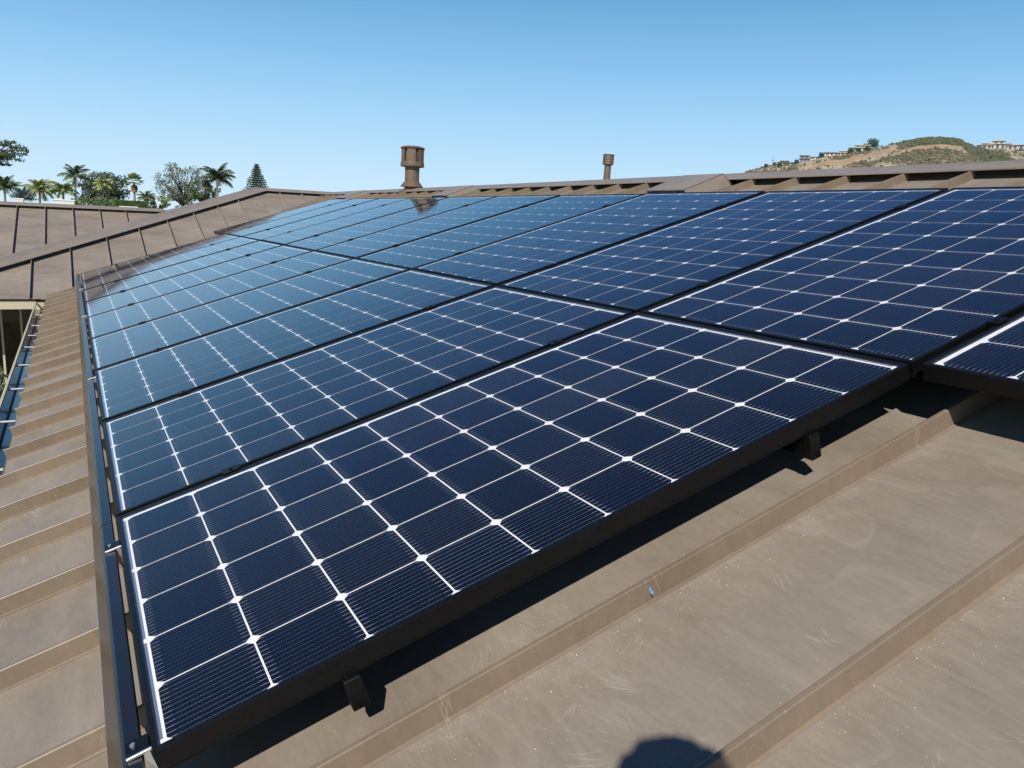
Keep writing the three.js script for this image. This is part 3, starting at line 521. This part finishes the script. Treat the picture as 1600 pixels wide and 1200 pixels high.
{ // tiered conifer
  const [t, h, m] = base('conifer_tree', 401, 257, 130, 'dark tiered conifer left of the roof apex', 'conifer', 'trees beyond the roof'), r = rng(8), a = [], wood = [limb(V3(0, 0, 0), V3(0, h, 0), 0.22, 0.02, 8)];
  for (let k = 0; k < 15; k++) { const y = h - 0.15 - k * 0.33, R = 0.16 + k * 0.150, nb = 7 + (k % 3); for (let b = 0; b < nb; b++) { const az = b / nb * 6.283 + k * 0.7, e = V3(Math.cos(az), 0.12, Math.sin(az)), tip = V3(0, y, 0).addScaledVector(e, R * (0.8 + 0.35 * r())); wood.push(limb(V3(0, y, 0), tip, 0.03, 0.01, 4)); for (let l = 0; l < 70; l++) { const q = V3(0, y, 0).lerp(tip, 0.2 + 0.8 * r()).add(V3((r() - 0.5) * 0.28, (r() - 0.3) * 0.14, (r() - 0.5) * 0.28)), u = V3(r() - 0.5, (r() - 0.3) * 0.6, r() - 0.5).normalize(), v = V3(r() - 0.5, r() - 0.5, r() - 0.5).cross(u).normalize(); tri(a, q.clone().addScaledVector(u, 0.20), q.clone().addScaledVector(v, 0.08), q.clone().addScaledVector(v, -0.08)); } } }
  mesh('trunk', merge(wood), BK.dark, t); mesh('crown', triGeo(a), LF.con, t); shade(t);
}
broadTree('shrub', 145, 308, 330, 74, 88, LF.mid, BK.dark, 'low olive shrubs below the dense dark tree', { bush: true, clumps: 44, leaves: 60, leaf: 0.12, flat: 0.6, cat: 'shrub' });
broadTree('shrub', 246, 306, 330, 34, 100, LF.lite, BK.dark, 'light green shrub between the hedge and the airy tree', { bush: true, clumps: 26, leaves: 50, leaf: 0.13, cat: 'shrub' });
{ // clipped hedge
  const c = at(205, 314, 84), gy = groundY(c.x, c.z) - 0.3, m = pxm(205, 84), t = thing('hedge', 'clipped bright green hedge with a flat top', 'hedge', V3(c.x, gy, c.z)), r = rng(41), a = [], w = 23 * m, h = c.y - gy;
  facing(t);
  for (let l = 0; l < 9000; l++) { const f = r(), q = f < 0.4 ? V3((r() - 0.5) * 2 * w, h - 0.06 * r(), (r() - 0.5) * 1.4) : V3((r() - 0.5) * 2 * w, h - r() * 1.6, 0.7 - 0.1 * r()), u = V3(r() - 0.5, r() - 0.5, r() - 0.5).normalize(), v = V3(r() - 0.5, r() - 0.5, r() - 0.5).cross(u).normalize(); tri(a, q.clone().addScaledVector(u, 0.08), q.clone().addScaledVector(v, 0.05), q.clone().addScaledVector(v, -0.05)); }
  mesh('foliage', triGeo(a), LF.hedge, t); mesh('core', box(-w * 0.97, w * 0.97, 0, h - 0.1, -0.6, 0.6), LF.hedge, t); shade(t);
}
// white chimneys and roof tops of neighbouring houses
[[99.5, 311.5, 15, 9, 62, 'wide white rooftop block between the palms'], [29.5, 309.5, 6, 7, 60, 'small white chimney at the far left'], [201, 322.5, 13, 6, 60, 'low white parapet below the hedge']].forEach(([px, py, hw, hp, dist, label]) => {
  const c = at(px, py, dist), m = pxm(px, dist), gy = groundY(c.x, c.z) - 0.3, h = c.y - gy, t = thing('white_building', label, 'building', V3(c.x, gy, c.z), 'white tops of neighbouring houses'); facing(t);
  mesh('wall', box(-hw * m * 0.94, hw * m * 0.94, 0, h - 2 * m, -hw * m, hw * m * 0.6), flatMat(0.72, 0.71, 0.67), t);
  mesh('coping', box(-hw * m, hw * m, h - 2 * m, h, -hw * m * 1.05, hw * m * 0.66), flatMat(0.78, 0.77, 0.74), t); shade(t);
});
{ // light green shrub in the courtyard
  const t = thing('courtyard_shrub', 'pale green shrub in the courtyard at the left edge', 'shrub', V3(-0.98, -3.4, -8.0)), r = rng(77), a = [];
  for (let l = 0; l < 2600; l++) { const q = V3((r() - 0.5) * 0.5, 1.0 + r() * 1.5, (r() - 0.5) * 0.5), u = V3(r() - 0.5, r() - 0.2, r() - 0.5).normalize(), v = V3(r() - 0.5, r() - 0.5, r() - 0.5).cross(u).normalize(); tri(a, q.clone().addScaledVector(u, 0.07), q.clone().addScaledVector(v, 0.025), q.clone().addScaledVector(v, -0.025)); }
  mesh('stem', limb(V3(0, 0, 0), V3(0, 1.6, 0), 0.03, 0.015), BK.grey, t); mesh('foliage', triGeo(a), leafMat(0.20, 0.26, 0.14), t); shade(t);
}
// ------------------------------------------------------------------ hill with houses at right
const HD = 620, hA = at(1090, 300, HD), hB = at(1700, 300, HD), hU = V3(hB.x - hA.x, 0, hB.z - hA.z), hLen = hU.length(); hU.normalize();
const hN = V3(-hU.z, 0, hU.x); if (hN.dot(V3(CAM.x - hA.x, 0, CAM.z - hA.z)) < 0) hN.negate();
function onCrest(px, py) { const d = at(px, py, 1).sub(CAM), k = hN.dot(V3(hA.x - CAM.x, 0, hA.z - CAM.z)) / hN.dot(d), p = CAM.clone().addScaledVector(d, k); return [hU.dot(V3(p.x - hA.x, 0, p.z - hA.z)), p.y]; }
const crest = [[1090, 300], [1150, 275], [1160, 272.5], [1179, 266], [1193, 262.5], [1213, 259], [1242, 257], [1254, 254], [1275, 249], [1294, 243.5], [1322, 243], [1337, 238], [1366, 233.5], [1380, 228.5], [1399, 225.5], [1433, 219.5], [1450, 217.5], [1476, 217], [1496, 219.5], [1511, 227], [1520, 231.5], [1528, 233], [1560, 233], [1600, 234], [1700, 240]].map((c) => onCrest(...c));
const crestY = (u) => { let k = 0; while (k < crest.length - 2 && u > crest[k + 1][0]) k++; return lerp(crest[k][1], crest[k + 1][1], clamp((u - crest[k][0]) / (crest[k + 1][0] - crest[k][0]), -0.5, 1.5)); };
const kn = [onCrest(1428, 222)[0], onCrest(1522, 232)[0]];
const fbm = (x, z) => perlin.noise(x / 46, 1.3, z / 46) + 0.5 * perlin.noise(x / 19, 4.1, z / 19) + 0.25 * perlin.noise(x / 8, 7.7, z / 8);
function hillY(u, w) { const y = crestY(u), gul = sstep(1, 34, Math.abs(w)), drop = w >= 0 ? (Math.hypot(w, 10) - 10) * 0.31 : (Math.hypot(w, 14) - 14) * 0.28; return Math.max(-26, y - drop + gul * 2.4 * fbm(u, w)); }
const hillAt = (u, w) => V3(hA.x, 0, hA.z).addScaledVector(hU, u).addScaledVector(hN, w).setY(hillY(u, w));
const um = (kn[0] + kn[1]) / 2 + 8;
const knoll = (u, w) => { const j = 5 * perlin.noise(u / 9, 5.5, w / 9); return clamp(sstep(kn[0] - 16, kn[0] + 6, u + j) * (1 - sstep(kn[1] - 4, kn[1] + 6, u - 0.35 * w + j)) * (1 - sstep(26, 33, w + j - 2.6 * Math.max(0, u - um)))); };
const soil = (u, w) => { const j = 4 * perlin.noise(u / 11, 9.5, w / 11); return clamp((1 - sstep(3, 8, Math.abs(w + j - 33))) * sstep(kn[0] - 75, kn[0] - 50, u) * (1 - sstep(um - 4, um + 8, u))); };
const low = (u, w) => clamp(sstep(44, 54, w + 6 * perlin.noise(u / 13, 2.5, w / 13)) * sstep(kn[0] - 20, kn[0] + 6, u) * (1 - sstep(kn[1] + 6, kn[1] + 30, u - 0.3 * w)));
{
  const NU = 360, NW = 150, g = new THREE.BufferGeometry(), p = [], c = [], idx = [];
  for (let j = 0; j <= NW; j++) for (let i = 0; i <= NU; i++) {
    const u = hLen * i / NU, k = j / NW, w = k < 0.2 ? -300 * Math.pow(1 - k / 0.2, 1.5) : 360 * Math.pow((k - 0.2) / 0.8, 1.7), q = hillAt(u, w); p.push(q.x, q.y, q.z);
    const n = fbm(u * 2.3 + 40, w * 2.3), n2 = perlin.noise(u / 5, 2.2, w / 5), dry = [0.33, 0.275, 0.185], pale = [0.40, 0.345, 0.245], scrub = [0.115, 0.115, 0.070], or = [0.36, 0.235, 0.125];
    const kk = knoll(u, w), so = soil(u, w) * (0.6 + 0.4 * sstep(-0.3, 0.3, n2)), sc = clamp(sstep(0.05, 0.5, n + 0.3 * n2) * 0.6 + kk * 0.9 + 0.55 * low(u, w));
    c.push(...[0, 1, 2].map((m) => lerp(lerp(lerp(dry[m], pale[m], clamp(0.5 + n2)), or[m], so), scrub[m], sc)));
  }
  for (let j = 0; j < NW; j++) for (let i = 0; i < NU; i++) { const a = j * (NU + 1) + i; idx.push(a, a + 1, a + NU + 1, a + 1, a + NU + 2, a + NU + 1); }
  g.setAttribute('position', new THREE.Float32BufferAttribute(p, 3)); g.setAttribute('color', new THREE.Float32BufferAttribute(c, 3)); g.setIndex(idx); g.computeVertexNormals();
  structure(mesh('hill', g, new THREE.MeshStandardMaterial({ vertexColors: true, roughness: 1 })));
  // scrub
  const ico = new THREE.IcosahedronGeometry(1, 1), ip = ico.attributes.position; for (let i = 0; i < ip.count; i++) { const v = V3(ip.getX(i), ip.getY(i), ip.getZ(i)), s = 1 + 0.45 * perlin.noise(v.x * 2.2, v.y * 2.2, v.z * 2.2); ip.setXYZ(i, v.x * s, v.y * s * 0.75, v.z * s); } ico.computeVertexNormals();
  const lots = [[1214, 1244], [1249, 1283], [1289, 1328], [1333, 1361], [1526, 1606]].map((q) => q.map((x) => onCrest(x, 240)[0]));
  const N = 15000, im = new THREE.InstancedMesh(ico, new THREE.MeshStandardMaterial({ roughness: 1 }), N), r = rng(55), o = new THREE.Object3D(); let k = 0, guard = 0;
  while (k < N && guard++ < 200000) { const u = r() * hLen, w = -4 + 125 * r(), kk = knoll(u, w), dens = 0.07 + 0.55 * sstep(0.0, 0.6, fbm(u * 2.3 + 40, w * 2.3)) + 0.9 * kk + 0.4 * low(u, w) - 0.8 * soil(u, w); if (r() > dens || (w < 9 && lots.some(([a, b]) => u > a && u < b))) continue;
    const s = (0.30 + 0.95 * Math.pow(r(), 2.5)) * (kk > 0.5 ? 1.1 : 1) * (w < 3 ? 0.7 : 1); o.position.copy(hillAt(u, w)).add(V3(0, s * 0.25, 0)); o.rotation.set(r(), r() * 6, r()); o.scale.set(s * (0.8 + 0.5 * r()), s * (0.7 + 0.5 * r()), s); o.updateMatrix(); im.setMatrixAt(k, o.matrix); const t = r(); im.setColorAt(k, kk > 0.5 ? col(lerp(0.055, 0.11, t), lerp(0.068, 0.115, t), lerp(0.038, 0.065, t)) : col(lerp(0.075, 0.17, t), lerp(0.078, 0.145, t), lerp(0.046, 0.09, t))); k++; }
  im.count = k; im.name = 'hillside_scrub'; im.castShadow = im.receiveShadow = true; tag(im, 'dry olive scrub scattered over the hillside', 'scrub', null, 'stuff');
}
function hillHouse(px, py, wpx, hpx, w, label, wallC, levels, roofC) {
  const [u] = onCrest(px, py), b = hillAt(u, w), m = 0.5 * 0.80, ww = wpx * m * 1.1, hh = hpx * m, t = thing('hill_house', label, 'house', b.clone().setY(crestY(u) - 1.2), 'houses on the hill'); facing(t);
  const wm = flatMat(...wallC), rm = flatMat(...roofC), gm = new THREE.MeshPhysicalMaterial({ color: col(0.10, 0.11, 0.12), roughness: 0.15 });
  levels.forEach(([x0, x1, y0, y1], i) => {
    mesh('wall', box(x0 * ww, x1 * ww, y0 * hh + (i ? 0.02 : -1.2), y1 * hh + 1.0, -4 - i * 0.6, 3 - i * 0.9), wm, t);
    mesh('roof', box(x0 * ww - 0.6, x1 * ww + 0.6, y1 * hh + 1.0, y1 * hh + 1.35, -4.6 - i * 0.6, 3.9 - i * 0.9), rm, t);
    const n = Math.max(2, Math.round((x1 - x0) * ww / 2.6));
    for (let k = 0; k < n; k++) { const xc = lerp(x0 * ww, x1 * ww, (k + 0.5) / n); mesh('window', box(xc - 0.8, xc + 0.8, y0 * hh + 1.15, Math.max(y0 * hh + 2.0, y1 * hh + 0.55), 2.9 - i * 0.9, 3.06 - i * 0.9), gm, t); }
  });
  shade(t);
}
const WH = [0.52, 0.49, 0.44], TN = [0.42, 0.36, 0.28], RB = [0.20, 0.17, 0.14];
hillHouse(1229, 258, 26, 5, 2, 'low tan house farthest down the hill crest', TN, [[-0.5, 0.5, 0, 0.7], [-0.35, 0.1, 0.7, 1.2]], RB);
hillHouse(1258, 251, 15, 10, 2, 'grey two-storey flat-roofed house on the hill crest', [0.34, 0.32, 0.30], [[-0.5, 0.5, 0, 0.5], [-0.5, 0.35, 0.5, 1.0]], [0.24, 0.22, 0.20]);
hillHouse(1273, 252, 14, 5, 2, 'small pale house beside the grey two-storey house', WH, [[-0.5, 0.5, 0, 0.8]], [0.5, 0.47, 0.42]);
hillHouse(1300, 242, 20, 6, 2, 'long low house with dark roof on the crest', WH, [[-0.5, 0.5, 0, 0.7]], RB);
hillHouse(1317, 241, 16, 7, 2, 'white flat-roofed house right of the long low house', WH, [[-0.5, 0.5, 0, 0.6], [-0.3, 0.4, 0.6, 1.0]], [0.6, 0.57, 0.52]);
hillHouse(1347, 233, 24, 10, 3, 'white stepped house among dark trees on the crest', WH, [[-0.5, 0.5, 0, 0.5], [-0.4, 0.45, 0.5, 0.9], [0.1, 0.35, 0.9, 1.2]], [0.55, 0.52, 0.47]);
hillHouse(1538, 231, 18, 9, 1, 'cream villa at the left of the far hilltop row', [0.60, 0.53, 0.44], [[-0.5, 0.5, 0, 0.6], [-0.2, 0.5, 0.6, 0.9]], [0.46, 0.38, 0.30]);
hillHouse(1558, 231, 20, 12, 1, 'tallest pale villa of the far hilltop row', WH, [[-0.5, 0.5, 0, 0.6], [-0.3, 0.4, 0.6, 1.0]], [0.5, 0.42, 0.34]);
hillHouse(1578, 232, 18, 8, 1, 'pinkish villa at the right of the far hilltop row', [0.58, 0.47, 0.40], [[-0.5, 0.5, 0, 0.7], [-0.5, 0, 0.7, 1.0]], [0.44, 0.33, 0.27]);
hillHouse(1598, 233, 10, 8, 1, 'pink house cut off by the right edge on the hilltop', [0.56, 0.43, 0.37], [[-0.5, 0.5, 0, 0.8]], [0.42, 0.31, 0.26]);
function hillTree(px, py, wpx, w, label, leaf) {
  const [u] = onCrest(px, py), b = hillAt(u, w), t = thing('hill_tree', label, 'tree', b.clone().setY(b.y - 0.5), 'trees on the hill crest'), r = rng(px), R = wpx * 0.5 * 0.49, a = [], hc = R * 1.15;
  for (let l = 0; l < 1500; l++) { const c = Math.floor(r() * 14), q = V3(Math.cos(c * 2.4) * R * 0.62, hc + R * 0.5 * Math.sin(c * 1.7), Math.sin(c * 2.4) * R * 0.62).add(V3(r() - 0.5, r() - 0.5, r() - 0.5).normalize().multiplyScalar(R * 0.5 * Math.cbrt(r()))), d = V3(r() - 0.5, r() - 0.5, r() - 0.5).normalize(), v = V3(r() - 0.5, r() - 0.5, r() - 0.5).cross(d).normalize(), s = R * 0.13; tri(a, q.clone().addScaledVector(d, s), q.clone().addScaledVector(v, s * 0.7), q.clone().addScaledVector(v, -s * 0.7)); }
  mesh('trunk', limb(V3(0, -0.5, 0), V3(0, hc, 0), R * 0.08, R * 0.04), BK.dark, t); mesh('crown', triGeo(a), leaf, t); shade(t);
}
[[1363, 234, 15, 3, 'round dark tree at the right of the white stepped house'], [1330, 240, 9, 6, 'dark tree at the left of the white stepped house'], [1341, 242, 7, 12, 'tree below the white stepped house'], [1355, 240, 8, 12, 'tree below and right of the white stepped house'], [1284, 248, 8, 6, 'tree left of the long low hill house'], [1212, 261, 6, 8, 'tree left of the low tan hill house'], [1222, 264, 7, 17, 'tree on the slope below the low tan hill house'], [1199, 264, 6, 8, 'small tree at the low left end of the hill'], [1246, 258, 7, 8, 'tree between the tan and the grey hill houses'], [1434, 221, 4, 1, 'small dark tree on the left shoulder of the knoll']].forEach(([px, py, wd, w, label], i) => hillTree(px, py, wd, w, label, i % 2 ? LF.dark : LF.con));
{ const [u] = onCrest(1206, 262), b = hillAt(u, 0), t = thing('hill_palm', 'lone slim palm standing on the hill crest', 'palm', b), a = [], h = 4.6; for (let f = 0; f < 14; f++) { const az = f * 2.4, e = V3(Math.cos(az), 0.2 - f * 0.06, Math.sin(az)).multiplyScalar(1.3), s = V3(-e.z, 0, e.x).multiplyScalar(0.2), c = V3(0, h, 0); tri(a, c, c.clone().addScaledVector(e, 0.6).add(s), c.clone().add(e)); tri(a, c, c.clone().addScaledVector(e, 0.6).sub(s), c.clone().add(e)); } mesh('trunk', limb(V3(0, -0.5, 0), V3(0, h, 0), 0.12, 0.09), BK.palm, t); mesh('crown', triGeo(a), LF.con, t); shade(t); }
// ------------------------------------------------------------------ the photographer, kneeling behind the camera; the head's shadow shows at the bottom
{
  const f = V3(CF.x, 0, CF.z).normalize(), rt = V3(-f.z, 0, f.x), up = V3(0, 1, 0);
  const gy = (p) => (p.x - 0.0496) * TA - H / CA * 1.0;
  const head = roofPt(-1.404, 0.114, 1.038);
  const P = (a, b, c) => head.clone().addScaledVector(rt, a).addScaledVector(up, b).addScaledVector(f, c);
  const onRoof = (p, h) => p.setY(gy(p) + h);
  const neck = P(0, -0.16, -0.05), chest = P(0, -0.36, -0.11), belly = P(0, -0.56, -0.14), pelvis = P(0, -0.70, -0.15);
  const sh = [-1, 1].map((s) => P(0.185 * s, -0.25, -0.09)), hip = [-1, 1].map((s) => P(0.095 * s, -0.74, -0.15));
  const knee = [-1, 1].map((s) => onRoof(P(0.13 * s, 0, -0.02), 0.075)), ankle = [-1, 1].map((s, i) => onRoof(P(0.12 * s, 0, -0.43), 0.065)), toe = [-1, 1].map((s) => onRoof(P(0.13 * s, 0, -0.62), 0.04));
  const phoneC = CAM.clone().addScaledVector(CF, -0.018);
  const hand = [-1, 1].map((s) => phoneC.clone().addScaledVector(CR, 0.092 * s).addScaledVector(CF, -0.02).addScaledVector(CU, -0.012));
  const elbow = sh.map((a, i) => { const b = hand[i], d = b.clone().sub(a), l = Math.min(d.length(), 0.5), l1 = 0.285, l2 = 0.255, x = (l1 * l1 - l2 * l2 + l * l) / (2 * l), y = Math.sqrt(Math.max(0, l1 * l1 - x * x)), dn = d.clone().normalize(), pole = V3(0, -1, 0).addScaledVector(rt, i ? 0.55 : -0.55).addScaledVector(f, -0.15); pole.addScaledVector(dn, -pole.dot(dn)).normalize(); return a.clone().addScaledVector(dn, x).addScaledVector(pole, y); });
  const SK = [0.46, 0.28, 0.20], TS = [0.055, 0.075, 0.11], JN = [0.035, 0.040, 0.055], BO = [0.06, 0.04, 0.03];
  const bones = [];                                               // a, b, ra, rb, colour
  const B = (a, b, ra, rb, c) => bones.push([a, b, ra, rb, c]);
  B(head.clone().addScaledVector(up, -0.06), neck, 0.052, 0.056, SK); B(neck, chest, 0.075, 0.135, TS); B(chest, belly, 0.140, 0.130, TS); B(belly, pelvis, 0.128, 0.135, JN); B(sh[0], sh[1], 0.075, 0.075, TS);
  for (const i of [0, 1]) { B(sh[i], sh[i].clone().lerp(elbow[i], 0.55), 0.068, 0.052, TS); B(sh[i].clone().lerp(elbow[i], 0.55), elbow[i], 0.047, 0.041, SK); B(elbow[i], hand[i].clone().lerp(elbow[i], 0.12), 0.041, 0.027, SK); B(hip[i], knee[i], 0.092, 0.062, JN); B(knee[i], ankle[i], 0.060, 0.040, JN); B(ankle[i], toe[i], 0.044, 0.030, BO); B(pelvis, hip[i], 0.12, 0.10, JN); }
  const capD = (p, a, b, ra, rb) => { const abx = b.x - a.x, aby = b.y - a.y, abz = b.z - a.z, k = clamp(((p.x - a.x) * abx + (p.y - a.y) * aby + (p.z - a.z) * abz) / (abx * abx + aby * aby + abz * abz + 1e-9)); return Math.hypot(p.x - a.x - abx * k, p.y - a.y - aby * k, p.z - a.z - abz * k) - lerp(ra, rb, k); };
  function mc(center, half, res, dist) {
    const m = new MarchingCubes(res, new THREE.MeshStandardMaterial(), false, false, 120000); m.isolation = 0; const h = res / 2, p = V3(0, 0, 0);
    for (let z = 0; z < res; z++) for (let y = 0; y < res; y++) for (let x = 0; x < res; x++) { p.set(center.x + (x - h) / h * half, center.y + (y - h) / h * half, center.z + (z - h) / h * half); m.field[z * res * res + y * res + x] = -dist(p); }
    m.update(); const n = m.count, pos = new Float32Array(n * 3), nor = new Float32Array(n * 3);
    for (let i = 0; i < n; i++) { pos[3 * i] = center.x + m.positionArray[3 * i] * half; pos[3 * i + 1] = center.y + m.positionArray[3 * i + 1] * half; pos[3 * i + 2] = center.z + m.positionArray[3 * i + 2] * half; nor[3 * i] = m.normalArray[3 * i]; nor[3 * i + 1] = m.normalArray[3 * i + 1]; nor[3 * i + 2] = m.normalArray[3 * i + 2]; }
    const g = new THREE.BufferGeometry(); g.setAttribute('position', new THREE.BufferAttribute(pos, 3)); g.setAttribute('normal', new THREE.BufferAttribute(nor, 3)); return g;
  }
  const smin = (a, b, k) => { const h = Math.max(k - Math.abs(a - b), 0) / k; return Math.min(a, b) - h * h * k * 0.25; };
  const paint = (g, fn) => { const q = g.attributes.position, c = new Float32Array(q.count * 3), p = V3(0, 0, 0); for (let i = 0; i < q.count; i++) { p.fromBufferAttribute(q, i); c.set(fn(p), 3 * i); } g.setAttribute('color', new THREE.BufferAttribute(c, 3)); return g; };
  const bodyG = paint(mc(P(0, -0.58, -0.16), 0.80, 128, (p) => { let d = 9; for (const b of bones) d = smin(d, capD(p, b[0], b[1], b[2], b[3]), 0.045); return d; }), (p) => { let d = 9, c = TS; for (const b of bones) { const e = capD(p, b[0], b[1], b[2], b[3]); if (e < d) { d = e; c = b[4]; } } return c; });
  // head with brow, nose, mouth, ears; it looks down at the phone
  const look = CAM.clone().sub(head).normalize().lerp(f, 0.45).normalize(), hr = rt.clone(), hu = hr.clone().cross(look).normalize();
  const Q = (a, b, c) => head.clone().addScaledVector(hr, a).addScaledVector(hu, b).addScaledVector(look, c);
  const hb = [[Q(0, 0.02, -0.015), Q(0, 0.03, 0.0), 0.080, 0.079], [Q(0, -0.04, 0.025), Q(0, -0.085, 0.045), 0.062, 0.034], [Q(0, 0.012, 0.088), Q(0, -0.022, 0.108), 0.011, 0.014], [Q(-0.03, 0.024, 0.078), Q(0.03, 0.024, 0.078), 0.012, 0.012], [Q(-0.082, 0.01, -0.01), Q(-0.084, -0.03, 0.0), 0.013, 0.009], [Q(0.082, 0.01, -0.01), Q(0.084, -0.03, 0.0), 0.013, 0.009], [Q(-0.018, -0.052, 0.083), Q(0.018, -0.052, 0.083), 0.008, 0.008], [Q(0, -0.08, 0), neck, 0.052, 0.054]];
  const eyes = [Q(-0.031, 0.004, 0.086), Q(0.031, 0.004, 0.086)];
  const headG = paint(mc(Q(0, -0.02, 0.01), 0.165, 84, (p) => { let d = 9; for (const b of hb) d = smin(d, capD(p, ...b), 0.022); for (const e of eyes) d = Math.max(d, -(Math.hypot(p.x - e.x, p.y - e.y, p.z - e.z) - 0.011)); return d; }), (p) => (capD(p, hb[6][0], hb[6][1], 0.009, 0.009) < 0.002 ? [0.40, 0.18, 0.15] : SK));
  // hands: palm, four fingers and a thumb round the edges of the phone
  const handG = [0, 1].map((i) => {
    const s = i ? 1 : -1, w = hand[i], inn = CR.clone().multiplyScalar(-s), hbz = [[w.clone(), w.clone().addScaledVector(inn, 0.012).addScaledVector(CU, 0.012), 0.026, 0.024], [hand[i].clone().lerp(elbow[i], 0.16), w, 0.026, 0.026]];
    for (let k = 0; k < 4; k++) { const b = w.clone().addScaledVector(CU, 0.032 - 0.020 * k).addScaledVector(CF, 0.010), c = b.clone().addScaledVector(CF, 0.014).addScaledVector(inn, 0.010 - 0.002 * k), e = c.clone().addScaledVector(inn, [0.020, 0.024, 0.022, 0.016][k]).addScaledVector(CF, -0.002); hbz.push([b, c, 0.0088, 0.0082], [c, e, 0.0082, 0.0068]); }
    const t0 = w.clone().addScaledVector(CU, 0.02).addScaledVector(CF, -0.014), t1 = t0.clone().addScaledVector(inn, 0.022).addScaledVector(CU, 0.016), t2 = t1.clone().addScaledVector(inn, 0.022); hbz.push([t0, t1, 0.012, 0.0100], [t1, t2, 0.0100, 0.0080]);
    return paint(mc(w.clone(), 0.10, 64, (p) => { let d = 9; for (const b of hbz) d = smin(d, capD(p, ...b), 0.007); return d; }), () => SK);
  });
  const person = mesh('person', mergeGeometries([bodyG, headG, ...handG]), new THREE.MeshStandardMaterial({ vertexColors: true, roughness: 0.8 }));
  tag(person, 'kneeling person behind the camera holding up a phone, shadow on the roof', 'person');
  mesh('hair', mc(Q(0, 0.02, -0.02), 0.14, 60, (p) => { const d = capD(p, Q(0, 0.03, -0.02), Q(0, 0.035, -0.01), 0.087, 0.085) + 0.008 * perlin.noise(p.x * 60, p.y * 60, p.z * 60), l = p.clone().sub(head), fr = l.dot(look), uu = l.dot(hu); return Math.max(d, fr - 0.028 - 0.6 * Math.max(0, uu - 0.02), -uu - 0.055); }), new THREE.MeshStandardMaterial({ color: col(0.03, 0.02, 0.015), roughness: 0.7 }), person);
  for (const e of eyes) mesh('eye', new THREE.SphereGeometry(0.0105, 14, 10).translate(e.x - look.x * 0.003, e.y - look.y * 0.003, e.z - look.z * 0.003), new THREE.MeshStandardMaterial({ color: col(0.5, 0.48, 0.45), roughness: 0.2 }), person);
  const ph = thing('phone', 'black phone held up by the kneeling person', 'phone', phoneC); frameOf(ph, phoneC, CR, CU, CF.clone().negate());
  mesh('case', new RoundedBoxGeometry(0.158, 0.076, 0.009, 3, 0.004), M.black, ph); mesh('screen', box(-0.073, 0.073, -0.034, 0.034, 0.0046, 0.0050), new THREE.MeshStandardMaterial({ color: col(0.01, 0.01, 0.012), roughness: 0.1 }), ph); mesh('lens', new THREE.CylinderGeometry(0.006, 0.006, 0.003, 20).rotateX(Math.PI / 2).translate(0, 0, -0.006), M.skirt, ph); shade(ph);
}
renderer.render(scene, camera);
